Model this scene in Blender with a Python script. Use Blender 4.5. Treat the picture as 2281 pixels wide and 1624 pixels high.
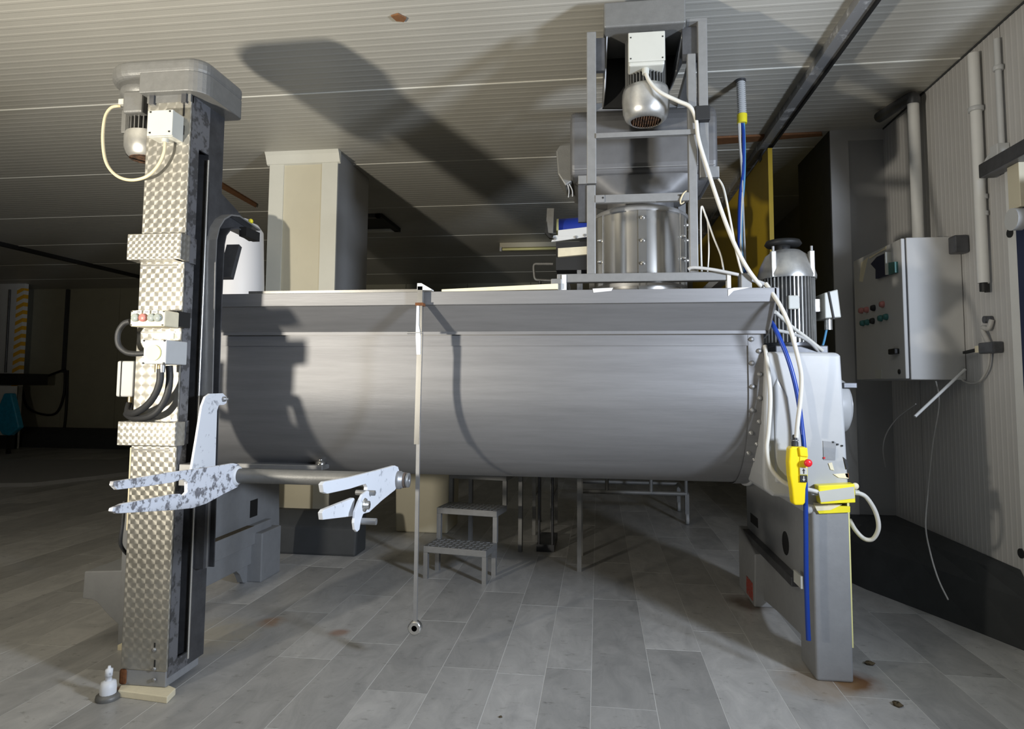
import bpy, bmesh, math, random
from mathutils import Vector, Matrix
random.seed(7)
S = bpy.context.scene
for o in list(bpy.data.objects):
    bpy.data.objects.remove(o, do_unlink=True)
COL = S.collection
R_ = math.radians

# ------------------------------------------------------------------ camera
IW, IH = 2281.0, 1624.0
FPX, PCX, PCY, HC = 1450.0, 1140.5, 753.0, 1.4
YAW, PITCH, ROLL = R_(7.54), R_(4.12), R_(0.4)
def basis():
    cy, sy = math.cos(YAW), math.sin(YAW)
    f = Vector((-sy, cy, 0)); r = Vector((cy, sy, 0)); u = Vector((0, 0, 1))
    cp, sp = math.cos(PITCH), math.sin(PITCH)
    f2 = f * cp + u * sp; u2 = u * cp - f * sp
    cr, sr = math.cos(ROLL), math.sin(ROLL)
    return r * cr + u2 * sr, u2 * cr - r * sr, f2
CR, CU, CF = basis()
CAMP = Vector((0, 0, HC))
cam_d = bpy.data.cameras.new('camera')
cam_d.sensor_fit = 'HORIZONTAL'; cam_d.sensor_width = 36.0
cam_d.lens = FPX / IW * 36.0
cam_d.shift_x = 0.0
cam_d.shift_y = (PCY - IH / 2) / IW
cam_d.clip_start = 0.05; cam_d.clip_end = 100
cam = bpy.data.objects.new('camera', cam_d)
m3 = Matrix((CR, CU, -CF)).transposed()
cam.matrix_world = Matrix.Translation(CAMP) @ m3.to_4x4()
COL.objects.link(cam)
S.camera = cam

# ------------------------------------------------------------------ world, lamps, exposure
w = bpy.data.worlds.new('world'); S.world = w; w.use_nodes = True
w.node_tree.nodes['Background'].inputs[0].default_value = (0.75, 0.85, 1.0, 1)
w.node_tree.nodes['Background'].inputs[1].default_value = 0.03

# work lamp on the left, just out of the frame (throws the column's shadow on ceiling and trough)
def spot(name, loc, target, energy, col, size, soft):
    d = bpy.data.lights.new(name, 'SPOT'); d.energy = energy; d.color = col
    d.spot_size = R_(size); d.spot_blend = 1.0; d.shadow_soft_size = soft
    o = bpy.data.objects.new(name, d); COL.objects.link(o); o.location = loc
    o.rotation_euler = (Vector(target) - Vector(loc)).to_track_quat('-Z', 'Y').to_euler()
spot('work_lamp_light', (-2.75, 0.40, 1.42), (-1.7, 4.2, 5.3), 690, (1.0, 0.93, 0.80), 162, 0.08)
# cool light entering through the tall doorway of the right wall
spot('doorway_light', (2.65, 1.00, 1.95), (-1.0, 3.3, 2.7), 760, (0.76, 0.85, 1.0), 130, 0.22)

S.view_settings.view_transform = 'Standard'
S.view_settings.look = 'None'
S.view_settings.gamma = 1.0
S.view_settings.use_curve_mapping = False
S.view_settings.exposure = -0.1

# ------------------------------------------------------------------ measuring helpers (pixel + real plane -> world point)
def ray(px, py):
    return CR * ((px - PCX) / FPX) - CU * ((py - PCY) / FPX) + CF
def at(px, py, Y):
    d = ray(px, py); return CAMP + d * (Y / d.y)
def onx(px, py, X):
    d = ray(px, py); return CAMP + d * (X / d.x)
def onz(px, py, Z=0.0):
    d = ray(px, py); return CAMP + d * ((Z - HC) / d.z)

# ------------------------------------------------------------------ materials
MATS = {}
def nd(nt, t, **kw):
    n = nt.nodes.new(t)
    for k, v in kw.items(): setattr(n, k, v)
    return n
def mat(name, col, rough=0.5, metal=0.0, var=0.0, scale=8.0, col2=None, bump=0.0, bscale=40.0, stretch=(1, 1, 1), amount=0.5, spec=0.5, trans=0.0):
    """principled material; var = brightness mottling, col2 = patches of a second colour (wear, dirt)"""
    m = bpy.data.materials.new(name); m.use_nodes = True
    nt = m.node_tree; b = nt.nodes['Principled BSDF']
    b.inputs['Base Color'].default_value = (*col, 1)
    b.inputs['Roughness'].default_value = rough
    b.inputs['Metallic'].default_value = metal
    b.inputs['Specular IOR Level'].default_value = spec
    if trans: b.inputs['Transmission Weight'].default_value = trans
    tc = nd(nt, 'ShaderNodeNewGeometry')
    mp = nd(nt, 'ShaderNodeMapping'); mp.inputs['Scale'].default_value = stretch
    nt.links.new(tc.outputs['Position'], mp.inputs['Vector'])
    if var > 0 or col2:
        n = nd(nt, 'ShaderNodeTexNoise'); n.inputs['Scale'].default_value = scale; n.inputs['Detail'].default_value = 6
        n.inputs['Roughness'].default_value = 0.65
        nt.links.new(mp.outputs[0], n.inputs['Vector'])
        r = nd(nt, 'ShaderNodeValToRGB')
        c2 = col2 if col2 else tuple(max(0, c * (1 - var)) for c in col)
        c1 = col if col2 else tuple(min(1, c * (1 + var)) for c in col)
        r.color_ramp.elements[0].color = (*c2, 1); r.color_ramp.elements[1].color = (*c1, 1)
        if col2:
            r.color_ramp.elements[0].position = amount - 0.04; r.color_ramp.elements[1].position = amount + 0.04
        else:
            r.color_ramp.elements[0].position = 0.25; r.color_ramp.elements[1].position = 0.75
        nt.links.new(n.outputs['Fac'], r.inputs[0]); nt.links.new(r.outputs[0], b.inputs['Base Color'])
    if bump > 0:
        n2 = nd(nt, 'ShaderNodeTexNoise'); n2.inputs['Scale'].default_value = bscale; n2.inputs['Detail'].default_value = 4
        nt.links.new(mp.outputs[0], n2.inputs['Vector'])
        bp = nd(nt, 'ShaderNodeBump'); bp.inputs['Strength'].default_value = bump; bp.inputs['Distance'].default_value = 0.01
        nt.links.new(n2.outputs['Fac'], bp.inputs['Height']); nt.links.new(bp.outputs[0], b.inputs['Normal'])
    MATS[name] = m
    return m
def emat(name, col, strength):
    m = bpy.data.materials.new(name); m.use_nodes = True
    b = m.node_tree.nodes['Principled BSDF']
    b.inputs['Base Color'].default_value = (*col, 1)
    b.inputs['Emission Color'].default_value = (*col, 1); b.inputs['Emission Strength'].default_value = strength
    MATS[name] = m; return m

mat('trough_steel', (0.25, 0.25, 0.256), 0.56, 0.55, var=0.14, scale=4, bump=0.05, bscale=30, stretch=(0.4, 1, 6))
mat('steel', (0.34, 0.34, 0.34), 0.45, 0.6, var=0.12, scale=14)
mat('bright_steel', (0.66, 0.65, 0.62), 0.25, 0.9, var=0.12, scale=10, stretch=(1, 1, 0.3))
mat('frame_steel', (0.25, 0.25, 0.246), 0.5, 0.4, var=0.10, scale=20)
mat('dark_steel', (0.11, 0.112, 0.12), 0.42, 0.6, var=0.35, scale=9)
mat('worn_steel', (0.26, 0.265, 0.285), 0.4, 0.6, col2=(0.12, 0.12, 0.125), scale=22, amount=0.47)
mat('cast_grey', (0.19, 0.19, 0.183), 0.5, 0.35, var=0.10, scale=25, bump=0.1, bscale=120)
mat('grey_paint', (0.26, 0.265, 0.27), 0.5, 0.0, var=0.08, scale=14, bump=0.06, bscale=60)
mat('light_paint', (0.44, 0.445, 0.445), 0.32, 0.0, var=0.06, scale=5)
mat('fork_paint', (0.74, 0.77, 0.84), 0.45, 0.0, col2=(0.20, 0.20, 0.22), scale=26, amount=0.46)
mat('fork_white', (0.80, 0.83, 0.88), 0.45, 0.0, col2=(0.36, 0.38, 0.42), scale=22, amount=0.36)
mat('fork_edge', (0.20, 0.15, 0.12), 0.7, 0.2, var=0.3, scale=40)
mat('black', (0.012, 0.012, 0.012), 0.6)
mat('rubber', (0.025, 0.026, 0.028), 0.55, bump=0.2, bscale=300)
mat('white_plastic', (0.52, 0.52, 0.47), 0.4, var=0.03, scale=12)
mat('cream_plastic', (0.72, 0.68, 0.55), 0.4, var=0.04, scale=12)
mat('grey_plastic', (0.52, 0.53, 0.53), 0.42, var=0.04, scale=10)
mat('cable_white', (0.64, 0.62, 0.56), 0.45, var=0.05, scale=20)
mat('cable_cream', (0.66, 0.56, 0.36), 0.45)
mat('cable_grey', (0.45, 0.44, 0.42), 0.5, var=0.1, scale=30)
mat('blue_cable', (0.008, 0.045, 0.30), 0.35)
mat('light_blue', (0.10, 0.32, 0.55), 0.4)
mat('yellow', (0.92, 0.70, 0.01), 0.35, var=0.03, scale=10)
mat('yellow_tape', (0.90, 0.78, 0.03), 0.35, var=0.06, scale=18)
mat('yellow_dull', (0.50, 0.34, 0.015), 0.5, var=0.08, scale=4)
mat('pale_yellow', (0.85, 0.80, 0.35), 0.4)
mat('red', (0.75, 0.02, 0.03), 0.3)
mat('primer_red', (0.33, 0.05, 0.035), 0.7, col2=(0.24, 0.2, 0.18), scale=40, amount=0.42)
mat('dull_red', (0.45, 0.17, 0.15), 0.4)
mat('glass_grey', (0.30, 0.33, 0.31), 0.15)
mat('green_btn', (0.03, 0.14, 0.13), 0.4)
mat('navy', (0.012, 0.02, 0.06), 0.5)
mat('rust', (0.16, 0.06, 0.02), 0.9, var=0.5, scale=60)
mat('rust_grille', (0.22, 0.12, 0.07), 0.7, 0.3, col2=(0.07, 0.05, 0.04), scale=40)
mat('brass', (0.70, 0.55, 0.28), 0.3, 0.9)
mat('beige', (0.80, 0.72, 0.52), 0.6, var=0.10, scale=18)
mat('pale_cream', (0.60, 0.555, 0.42), 0.6, var=0.03, scale=5)
mat('pale_trim', (0.66, 0.65, 0.57), 0.5, var=0.03, scale=6)
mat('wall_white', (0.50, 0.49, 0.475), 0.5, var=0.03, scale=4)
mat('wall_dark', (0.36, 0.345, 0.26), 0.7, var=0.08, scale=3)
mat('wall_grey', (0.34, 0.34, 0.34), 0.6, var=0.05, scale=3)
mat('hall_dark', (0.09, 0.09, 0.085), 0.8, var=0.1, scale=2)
mat('plinth', (0.045, 0.048, 0.05), 0.75, var=0.15, scale=8)
mat('ceil', (0.47, 0.455, 0.405), 0.45, var=0.04, scale=2.5)
mat('ceil_seam', (0.80, 0.79, 0.72), 0.5)
mat('white_paint', (0.70, 0.70, 0.68), 0.5, var=0.04, scale=8)
mat('cabinet_paint', (0.52, 0.515, 0.50), 0.45, var=0.03, scale=8)
mat('brown', (0.22, 0.10, 0.04), 0.8, var=0.25, scale=20)
mat('blue_drum', (0.01, 0.035, 0.30), 0.35)
mat('blue_bag', (0.02, 0.30, 0.50), 0.4, var=0.2, scale=14)
mat('grout', (0.72, 0.72, 0.70), 0.8)
mat('drum_steel', (0.13, 0.13, 0.132), 0.55, 0.35, var=0.15, scale=9)
mat('rail_metal', (0.30, 0.30, 0.30), 0.5, 0.3, col2=(0.62, 0.62, 0.62), scale=9, amount=0.42)
mat('orange', (0.80, 0.40, 0.03), 0.5)
mat('barrel_white', (0.78, 0.78, 0.80), 0.45)
mat('aluminium', (0.60, 0.595, 0.57), 0.33, 0.75, var=0.12, scale=30)
mat('dirt', (0.10, 0.075, 0.04), 0.9, var=0.4, scale=60)

def marble():
    m = bpy.data.materials.new('marble_tile'); m.use_nodes = True
    nt = m.node_tree; b = nt.nodes['Principled BSDF']; L = nt.links.new
    b.inputs['Roughness'].default_value = 0.38
    g = nd(nt, 'ShaderNodeNewGeometry'); oi = nd(nt, 'ShaderNodeObjectInfo')
    add = nd(nt, 'ShaderNodeMath', operation='ADD'); L(g.outputs['Random Per Island'], add.inputs[0]); L(oi.outputs['Random'], add.inputs[1])
    fr = nd(nt, 'ShaderNodeMath', operation='FRACT'); L(add.outputs[0], fr.inputs[0])
    # every slab has its own patch of stone: shift the texture by the slab's random value
    sh = nd(nt, 'ShaderNodeVectorMath', operation='SCALE'); sh.inputs[0].default_value = (37, 19, 5); L(fr.outputs[0], sh.inputs['Scale'])
    pos = nd(nt, 'ShaderNodeVectorMath', operation='ADD'); L(g.outputs['Position'], pos.inputs[0]); L(sh.outputs[0], pos.inputs[1])
    mp = nd(nt, 'ShaderNodeMapping'); mp.inputs['Scale'].default_value = (2.2, 1.0, 1); mp.inputs['Rotation'].default_value = (0, 0, 0.5)
    L(pos.outputs[0], mp.inputs[0])
    n1 = nd(nt, 'ShaderNodeTexNoise'); n1.inputs['Scale'].default_value = 3.0; n1.inputs['Detail'].default_value = 9; n1.inputs['Roughness'].default_value = 0.68; n1.inputs['Distortion'].default_value = 0.9
    L(mp.outputs[0], n1.inputs['Vector'])
    r1 = nd(nt, 'ShaderNodeValToRGB'); e = r1.color_ramp.elements
    e[0].position = 0.28; e[0].color = (0.36, 0.358, 0.35, 1); e[1].position = 0.70; e[1].color = (0.56, 0.55, 0.53, 1)
    L(n1.outputs['Fac'], r1.inputs[0])
    # slab to slab tone
    hs = nd(nt, 'ShaderNodeHueSaturation'); mr = nd(nt, 'ShaderNodeMapRange')
    mr.inputs['To Min'].default_value = 0.78; mr.inputs['To Max'].default_value = 1.18
    L(fr.outputs[0], mr.inputs['Value']); L(mr.outputs[0], hs.inputs['Value']); L(r1.outputs[0], hs.inputs['Color'])
    # dark flecks / scratches
    n2 = nd(nt, 'ShaderNodeTexNoise'); n2.inputs['Scale'].default_value = 11; n2.inputs['Detail'].default_value = 5; n2.inputs['Roughness'].default_value = 0.75
    mp2 = nd(nt, 'ShaderNodeMapping'); mp2.inputs['Scale'].default_value = (1.0, 2.2, 1); mp2.inputs['Rotation'].default_value = (0, 0, -0.35)
    L(g.outputs['Position'], mp2.inputs[0]); L(mp2.outputs[0], n2.inputs['Vector'])
    r2 = nd(nt, 'ShaderNodeValToRGB'); r2.color_ramp.elements[0].position = 0.59; r2.color_ramp.elements[0].color = (0, 0, 0, 1)
    r2.color_ramp.elements[1].position = 0.70; r2.color_ramp.elements[1].color = (0.6, 0.6, 0.6, 1)
    L(n2.outputs['Fac'], r2.inputs[0])
    mx = nd(nt, 'ShaderNodeMixRGB'); mx.inputs['Color2'].default_value = (0.12, 0.115, 0.10, 1)
    L(r2.outputs[0], mx.inputs['Fac']); L(hs.outputs[0], mx.inputs['Color1'])
    last = mx.outputs[0]
    # rust that ran out of the machine's feet
    nr = nd(nt, 'ShaderNodeTexNoise'); nr.inputs['Scale'].default_value = 9; nr.inputs['Detail'].default_value = 6
    L(g.outputs['Position'], nr.inputs['Vector'])
    for (c, rad, amt, colr) in RUSTS:
        ds = nd(nt, 'ShaderNodeVectorMath', operation='DISTANCE'); ds.inputs[1].default_value = c
        L(g.outputs['Position'], ds.inputs[0])
        k = nd(nt, 'ShaderNodeMapRange'); k.inputs['From Min'].default_value = 0; k.inputs['From Max'].default_value = rad
        k.inputs['To Min'].default_value = 1.15; k.inputs['To Max'].default_value = -0.15
        L(ds.outputs['Value'], k.inputs['Value'])
        mu = nd(nt, 'ShaderNodeMath', operation='MULTIPLY'); L(k.outputs[0], mu.inputs[0]); L(nr.outputs['Fac'], mu.inputs[1])
        rr = nd(nt, 'ShaderNodeValToRGB'); rr.color_ramp.elements[0].position = 0.08; rr.color_ramp.elements[0].color = (0, 0, 0, 1)
        rr.color_ramp.elements[1].position = 0.38; rr.color_ramp.elements[1].color = (amt, amt, amt, 1)
        L(mu.outputs[0], rr.inputs[0])
        m2 = nd(nt, 'ShaderNodeMixRGB'); m2.inputs['Color2'].default_value = (*colr, 1)
        L(rr.outputs[0], m2.inputs['Fac']); L(last, m2.inputs['Color1']); last = m2.outputs[0]
    L(last, b.inputs['Base Color'])
    bp = nd(nt, 'ShaderNodeBump'); bp.inputs['Strength'].default_value = 0.06; bp.inputs['Distance'].default_value = 0.01
    L(n2.outputs['Fac'], bp.inputs['Height']); L(bp.outputs[0], b.inputs['Normal'])
    MATS['marble_tile'] = m
RUSTS = [((1.20, 3.40, 0), 0.20, 0.95, (0.16, 0.065, 0.02)), ((1.05, 3.36, 0), 0.32, 0.5, (0.33, 0.22, 0.11)),
         ((-2.16, 2.80, 0), 0.10, 0.9, (0.16, 0.065, 0.02)), ((-1.9, 3.72, 0), 0.13, 0.7, (0.33, 0.17, 0.07)), ((-2.15, 3.45, 0), 0.45, 0.45, (0.52, 0.44, 0.28)),
         ((0.98, 4.50, 0), 0.25, 0.75, (0.10, 0.06, 0.03)), ((-1.45, 3.62, 0), 0.09, 0.6, (0.30, 0.13, 0.06))]
marble()

def swirl(name, size, col):
    """engine-turned sheet: a grid of overlapping spotted discs, as fine conical relief"""
    m = bpy.data.materials.new(name); m.use_nodes = True
    nt = m.node_tree; b = nt.nodes['Principled BSDF']; L = nt.links.new
    b.inputs['Metallic'].default_value = 0.75; b.inputs['Roughness'].default_value = 0.42
    g = nd(nt, 'ShaderNodeNewGeometry'); sp = nd(nt, 'ShaderNodeSeparateXYZ'); L(g.outputs['Position'], sp.inputs[0])
    ax = nd(nt, 'ShaderNodeMath', operation='ADD'); L(sp.outputs['X'], ax.inputs[0]); L(sp.outputs['Y'], ax.inputs[1])
    def cell(sock, s):
        d = nd(nt, 'ShaderNodeMath', operation='DIVIDE'); d.inputs[1].default_value = s; L(sock, d.inputs[0])
        a = nd(nt, 'ShaderNodeMath', operation='ADD'); a.inputs[1].default_value = 200.0; L(d.outputs[0], a.inputs[0])
        f = nd(nt, 'ShaderNodeMath', operation='FRACT'); L(a.outputs[0], f.inputs[0])
        q = nd(nt, 'ShaderNodeMath', operation='SUBTRACT'); q.inputs[1].default_value = 0.5; L(f.outputs[0], q.inputs[0])
        return q.outputs[0]
    cb = nd(nt, 'ShaderNodeCombineXYZ'); L(cell(ax.outputs[0], size), cb.inputs[0]); L(cell(sp.outputs['Z'], size), cb.inputs[1])
    # brushing runs round each spot: circumferential tangent (-v, 0, u)
    s2 = nd(nt, 'ShaderNodeSeparateXYZ'); L(cb.outputs[0], s2.inputs[0])
    ng = nd(nt, 'ShaderNodeMath', operation='MULTIPLY'); ng.inputs[1].default_value = -1.0; L(s2.outputs['Y'], ng.inputs[0])
    tg = nd(nt, 'ShaderNodeCombineXYZ'); L(ng.outputs[0], tg.inputs['X']); L(ng.outputs[0], tg.inputs['Y']); L(s2.outputs['X'], tg.inputs['Z'])
    L(tg.outputs[0], b.inputs['Tangent']); b.inputs['Anisotropic'].default_value = 0.6
    n = nd(nt, 'ShaderNodeTexNoise'); n.inputs['Scale'].default_value = 5; n.inputs['Detail'].default_value = 5
    L(g.outputs['Position'], n.inputs['Vector'])
    r = nd(nt, 'ShaderNodeValToRGB'); r.color_ramp.elements[0].position = 0.3; r.color_ramp.elements[1].position = 0.7
    r.color_ramp.elements[0].color = (*[c * 0.85 for c in col], 1); r.color_ramp.elements[1].color = (*col, 1)
    L(n.outputs['Fac'], r.inputs[0]); L(r.outputs[0], b.inputs['Base Color'])
    MATS[name] = m
swirl('swirl_steel', 0.044, (0.43, 0.415, 0.37))
swirl('swirl_small', 0.030, (0.46, 0.445, 0.40))

def hazard():
    m = bpy.data.materials.new('hazard_tape'); m.use_nodes = True
    nt = m.node_tree; b = nt.nodes['Principled BSDF']; L = nt.links.new
    g = nd(nt, 'ShaderNodeNewGeometry'); sp = nd(nt, 'ShaderNodeSeparateXYZ'); L(g.outputs['Position'], sp.inputs[0])
    a = nd(nt, 'ShaderNodeMath', operation='MULTIPLY_ADD'); a.inputs[1].default_value = -0.5; L(sp.outputs['X'], a.inputs[0]); L(sp.outputs['Z'], a.inputs[2])
    d = nd(nt, 'ShaderNodeMath', operation='MULTIPLY'); d.inputs[1].default_value = 6.0; L(a.outputs[0], d.inputs[0])
    f = nd(nt, 'ShaderNodeMath', operation='FRACT'); L(d.outputs[0], f.inputs[0])
    r = nd(nt, 'ShaderNodeValToRGB'); r.color_ramp.interpolation = 'CONSTANT'
    r.color_ramp.elements[0].color = (0.85, 0.45, 0.03, 1); r.color_ramp.elements[1].position = 0.5; r.color_ramp.elements[1].color = (0.8, 0.78, 0.72, 1)
    L(f.outputs[0], r.inputs[0]); L(r.outputs[0], b.inputs['Base Color'])
    MATS['hazard_tape'] = m
hazard()

# ------------------------------------------------------------------ mesh helpers
class MB:
    def __init__(self): self.v = []; self.f = []; self.sm = []
    def add(self, vs, fs, smooth=False):
        o = len(self.v); self.v += [tuple(p) for p in vs]
        for q in fs: self.f.append([o + i for i in q]); self.sm.append(smooth)
        return self
    def box(self, x0, x1, y0, y1, z0, z1):
        x0, x1 = min(x0, x1), max(x0, x1); y0, y1 = min(y0, y1), max(y0, y1); z0, z1 = min(z0, z1), max(z0, z1)
        return self.add([(x0, y0, z0), (x1, y0, z0), (x1, y1, z0), (x0, y1, z0), (x0, y0, z1), (x1, y0, z1), (x1, y1, z1), (x0, y1, z1)],
                        [(3, 2, 1, 0), (4, 5, 6, 7), (0, 1, 5, 4), (1, 2, 6, 5), (2, 3, 7, 6), (3, 0, 4, 7)])
    def obox(self, c, ax, ay, az, hx, hy, hz):
        c = Vector(c); ax = Vector(ax).normalized(); ay = Vector(ay).normalized(); az = Vector(az).normalized()
        P = [c + ax * (sx * hx) + ay * (sy * hy) + az * (sz * hz) for sz in (-1, 1) for sx, sy in ((-1, -1), (1, -1), (1, 1), (-1, 1))]
        return self.add(P, [(3, 2, 1, 0), (4, 5, 6, 7), (0, 1, 5, 4), (1, 2, 6, 5), (2, 3, 7, 6), (3, 0, 4, 7)])
    def bar(self, p, q, wx, wz, up=(0, 0, 1)):
        """rectangular bar from p to q"""
        p = Vector(p); q = Vector(q); d = (q - p); L = d.length; d.normalize()
        s = d.cross(Vector(up))
        if s.length < 1e-4: s = d.cross(Vector((0, 1, 0)))
        s.normalize(); u = s.cross(d).normalized()
        return self.obox((p + q) / 2, d, s, u, L / 2, wx / 2, wz / 2)
    def cyl(self, p, q, r, n=16, r2=None, caps=True):
        p = Vector(p); q = Vector(q); r2 = r if r2 is None else r2
        d = (q - p).normalized(); s = d.orthogonal().normalized(); u = d.cross(s)
        A = [p + (s * math.cos(2 * math.pi * i / n) + u * math.sin(2 * math.pi * i / n)) * r for i in range(n)]
        B = [q + (s * math.cos(2 * math.pi * i / n) + u * math.sin(2 * math.pi * i / n)) * r2 for i in range(n)]
        self.add(A + B, [(i, (i + 1) % n, n + (i + 1) % n, n + i) for i in range(n)], True)
        if caps:
            self.add(A, [tuple(range(n - 1, -1, -1))]); self.add(B, [tuple(range(n))])
        return self
    def lathe(self, c, prof, n=32, axis='Z', cap=True):
        """prof = [(r, h)] along axis through c"""
        c = Vector(c); V = []
        def pt(r, h, a):
            ca, sa = math.cos(a) * r, math.sin(a) * r
            if axis == 'Z': return c + Vector((ca, sa, h))
            if axis == 'X': return c + Vector((h, ca, sa))
            return c + Vector((sa, h, ca))
        for r, h in prof:
            V += [pt(max(r, 1e-4), h, 2 * math.pi * i / n) for i in range(n)]
        F = []
        for k in range(len(prof) - 1):
            for i in range(n):
                j = (i + 1) % n
                F.append((k * n + i, k * n + j, (k + 1) * n + j, (k + 1) * n + i))
        self.add(V, F, True)
        if cap:
            self.add(V[:n], [tuple(range(n - 1, -1, -1))]); self.add(V[-n:], [tuple(range(n))])
        return self
    def tube(self, pts, r, n=8, sub=6):
        P = smooth_path(pts, sub); V = []; prev = None
        for i, p in enumerate(P):
            t = (P[min(i + 1, len(P) - 1)] - P[max(i - 1, 0)]).normalized()
            s = t.orthogonal().normalized() if prev is None else (prev - t * prev.dot(t))
            if s.length < 1e-5: s = t.orthogonal()
            s.normalize(); prev = s; u = t.cross(s)
            V += [p + (s * math.cos(2 * math.pi * k / n) + u * math.sin(2 * math.pi * k / n)) * r for k in range(n)]
        F = []
        for i in range(len(P) - 1):
            for k in range(n):
                j = (k + 1) % n
                F.append((i * n + k, i * n + j, (i + 1) * n + j, (i + 1) * n + k))
        self.add(V, F, True)
        self.add(V[:n], [tuple(range(n - 1, -1, -1))]); self.add(V[-n:], [tuple(range(n))])
        return self
    def prism(self, poly, axis, a, b):
        """poly: 2D points; axis X -> (y,z), Y -> (x,z), Z -> (x,y)"""
        def P(p, t):
            return (t, p[0], p[1]) if axis == 'X' else ((p[0], t, p[1]) if axis == 'Y' else (p[0], p[1], t))
        n = len(poly)
        V = [P(p, a) for p in poly] + [P(p, b) for p in poly]
        F = [(i, (i + 1) % n, n + (i + 1) % n, n + i) for i in range(n)]
        F += [tuple(range(n - 1, -1, -1)), tuple(range(n, 2 * n))]
        return self.add(V, F)
    def ball(self, c, r, n=12, m=8, sz=1.0):
        return self.lathe(c, [(r * math.sin(math.pi * k / m), -r * sz * math.cos(math.pi * k / m)) for k in range(m + 1)], n, cap=False)
    def strip(self, path, axis, a, b, th):
        """a bent sheet: 2D path extruded along axis, thickness th (normal offset)"""
        n = len(path); off = []
        for i in range(n):
            p0 = Vector(path[max(i - 1, 0)]); p1 = Vector(path[min(i + 1, n - 1)])
            t = (p1 - p0).normalized(); off.append((path[i][0] - t.y * th, path[i][1] + t.x * th))
        for i in range(n - 1):
            self.prism([path[i], path[i + 1], off[i + 1], off[i]], axis, a, b)
        return self
def smooth_path(pts, sub):
    pts = [Vector(p) for p in pts]
    if len(pts) < 3 or sub <= 1: return pts
    out = []
    for i in range(len(pts) - 1):
        p0 = pts[max(i - 1, 0)]; p1 = pts[i]; p2 = pts[i + 1]; p3 = pts[min(i + 2, len(pts) - 1)]
        for k in range(sub):
            t = k / sub
            out.append(0.5 * ((2 * p1) + (p2 - p0) * t + (2 * p0 - 5 * p1 + 4 * p2 - p3) * t * t + (3 * p1 - p0 - 3 * p2 + p3) * t ** 3))
    out.append(pts[-1]); return out

def wloc(o):
    v = Vector((0, 0, 0))
    while o is not None: v += o.location; o = o.parent
    return v
def build(mb, name, m, parent=None, bevel=0.0, seg=2, kind=None):
    me = bpy.data.meshes.new(name)
    org = wloc(parent)
    me.from_pydata([tuple(Vector(p) - org) for p in mb.v], [], mb.f)
    bm = bmesh.new(); bm.from_mesh(me)
    sm = list(mb.sm)
    for f, s in zip(bm.faces, sm): f.smooth = s
    bmesh.ops.recalc_face_normals(bm, faces=bm.faces)
    bm.to_mesh(me); bm.free()
    me.materials.append(MATS[m])
    o = bpy.data.objects.new(name, me); COL.objects.link(o)
    if parent: o.parent = parent
    if bevel > 0:
        bv = o.modifiers.new('bevel', 'BEVEL'); bv.width = bevel; bv.segments = seg; bv.limit_method = 'ANGLE'; bv.angle_limit = R_(40)
    if kind: o['kind'] = kind
    return o
def thing(name, label, cat, loc, group=None):
    o = bpy.data.objects.new(name, None); COL.objects.link(o); o.location = loc
    o.empty_display_size = 0.1
    o['label'] = label; o['category'] = cat
    if group: o['group'] = group
    return o
def tag(o, label, cat, group=None):
    o['label'] = label; o['category'] = cat
    if group: o['group'] = group
    # move the origin of a one-mesh thing to its base centre
    vs = [v.co.copy() for v in o.data.vertices]
    c = Vector(((min(v.x for v in vs) + max(v.x for v in vs)) / 2, (min(v.y for v in vs) + max(v.y for v in vs)) / 2, min(v.z for v in vs)))
    o.data.transform(Matrix.Translation(-c)); o.location = c
    return o
def struct(o, label=None):
    o['kind'] = 'structure'
    if label: o['label'] = label
    return o
def sroot(name, label=None):
    o = bpy.data.objects.new(name, None); COL.objects.link(o); o['kind'] = 'structure'
    if label: o['label'] = label
    return o
def inst(mesh_obj, name, parent, pos, rot=None):
    """a further piece that shares the mesh of mesh_obj (mesh centred on its origin)"""
    o = bpy.data.objects.new(name, mesh_obj); COL.objects.link(o); o.parent = parent
    o.location = Vector(pos) - wloc(parent)
    if rot: o.rotation_euler = rot
    return o
def pmesh(mb, name, m):
    me = bpy.data.meshes.new(name); me.from_pydata(mb.v, [], mb.f)
    bm = bmesh.new(); bm.from_mesh(me)
    for f, s in zip(bm.faces, mb.sm): f.smooth = s
    bmesh.ops.recalc_face_normals(bm, faces=bm.faces); bm.to_mesh(me); bm.free()
    me.materials.append(MATS[m]); return me

# ================================================================== THE ROOM
CEIL = 3.47; XW = 2.27; YP = 5.43
# ---- floor
floor = sroot('floor', 'grey marble slab floor laid in long strips')
build(MB().box(-13.5, 2.6, -3.2, 13.6, -0.12, -0.0009), 'floor_bed', 'grout', floor)
bx = [onz(p, 1624).x for p in (750, 909, 1063, 1192, 1315, 1471, 1628)]
while bx[0] > -13.3: bx.insert(0, bx[0] - random.choice((0.285, 0.29, 0.28)))
while bx[-1] < 2.2: bx.append(bx[-1] + 0.285)
bx[-1] = min(bx[-1], 2.4)
cells = []
for i in range(len(bx) - 1):
    y = -3.0 + random.random() * 1.2
    while y < 13.4:
        l = random.choice((0.9, 1.0, 1.2, 1.45))
        cells.append((bx[i], bx[i + 1], y, y + l)); y += l
far = MB()
G = 0.0017
for (x0, x1, y0, y1) in cells:
    if x0 > -3.6 and 1.4 < y0 < 6.6:
        w_, l_ = x1 - x0, y1 - y0
        mb = MB().box(-w_ / 2 + G, w_ / 2 - G, -l_ / 2 + G, l_ / 2 - G, -0.02, 0)
        inst(pmesh(mb, 'floor_tile', 'marble_tile'), 'floor_tile', floor, ((x0 + x1) / 2, (y0 + y1) / 2, random.uniform(-0.0002, 0.0003)))
    else:
        far.box(x0 + G, x1 - G, y0 + G, y1 - G, -0.02, 0)
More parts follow.
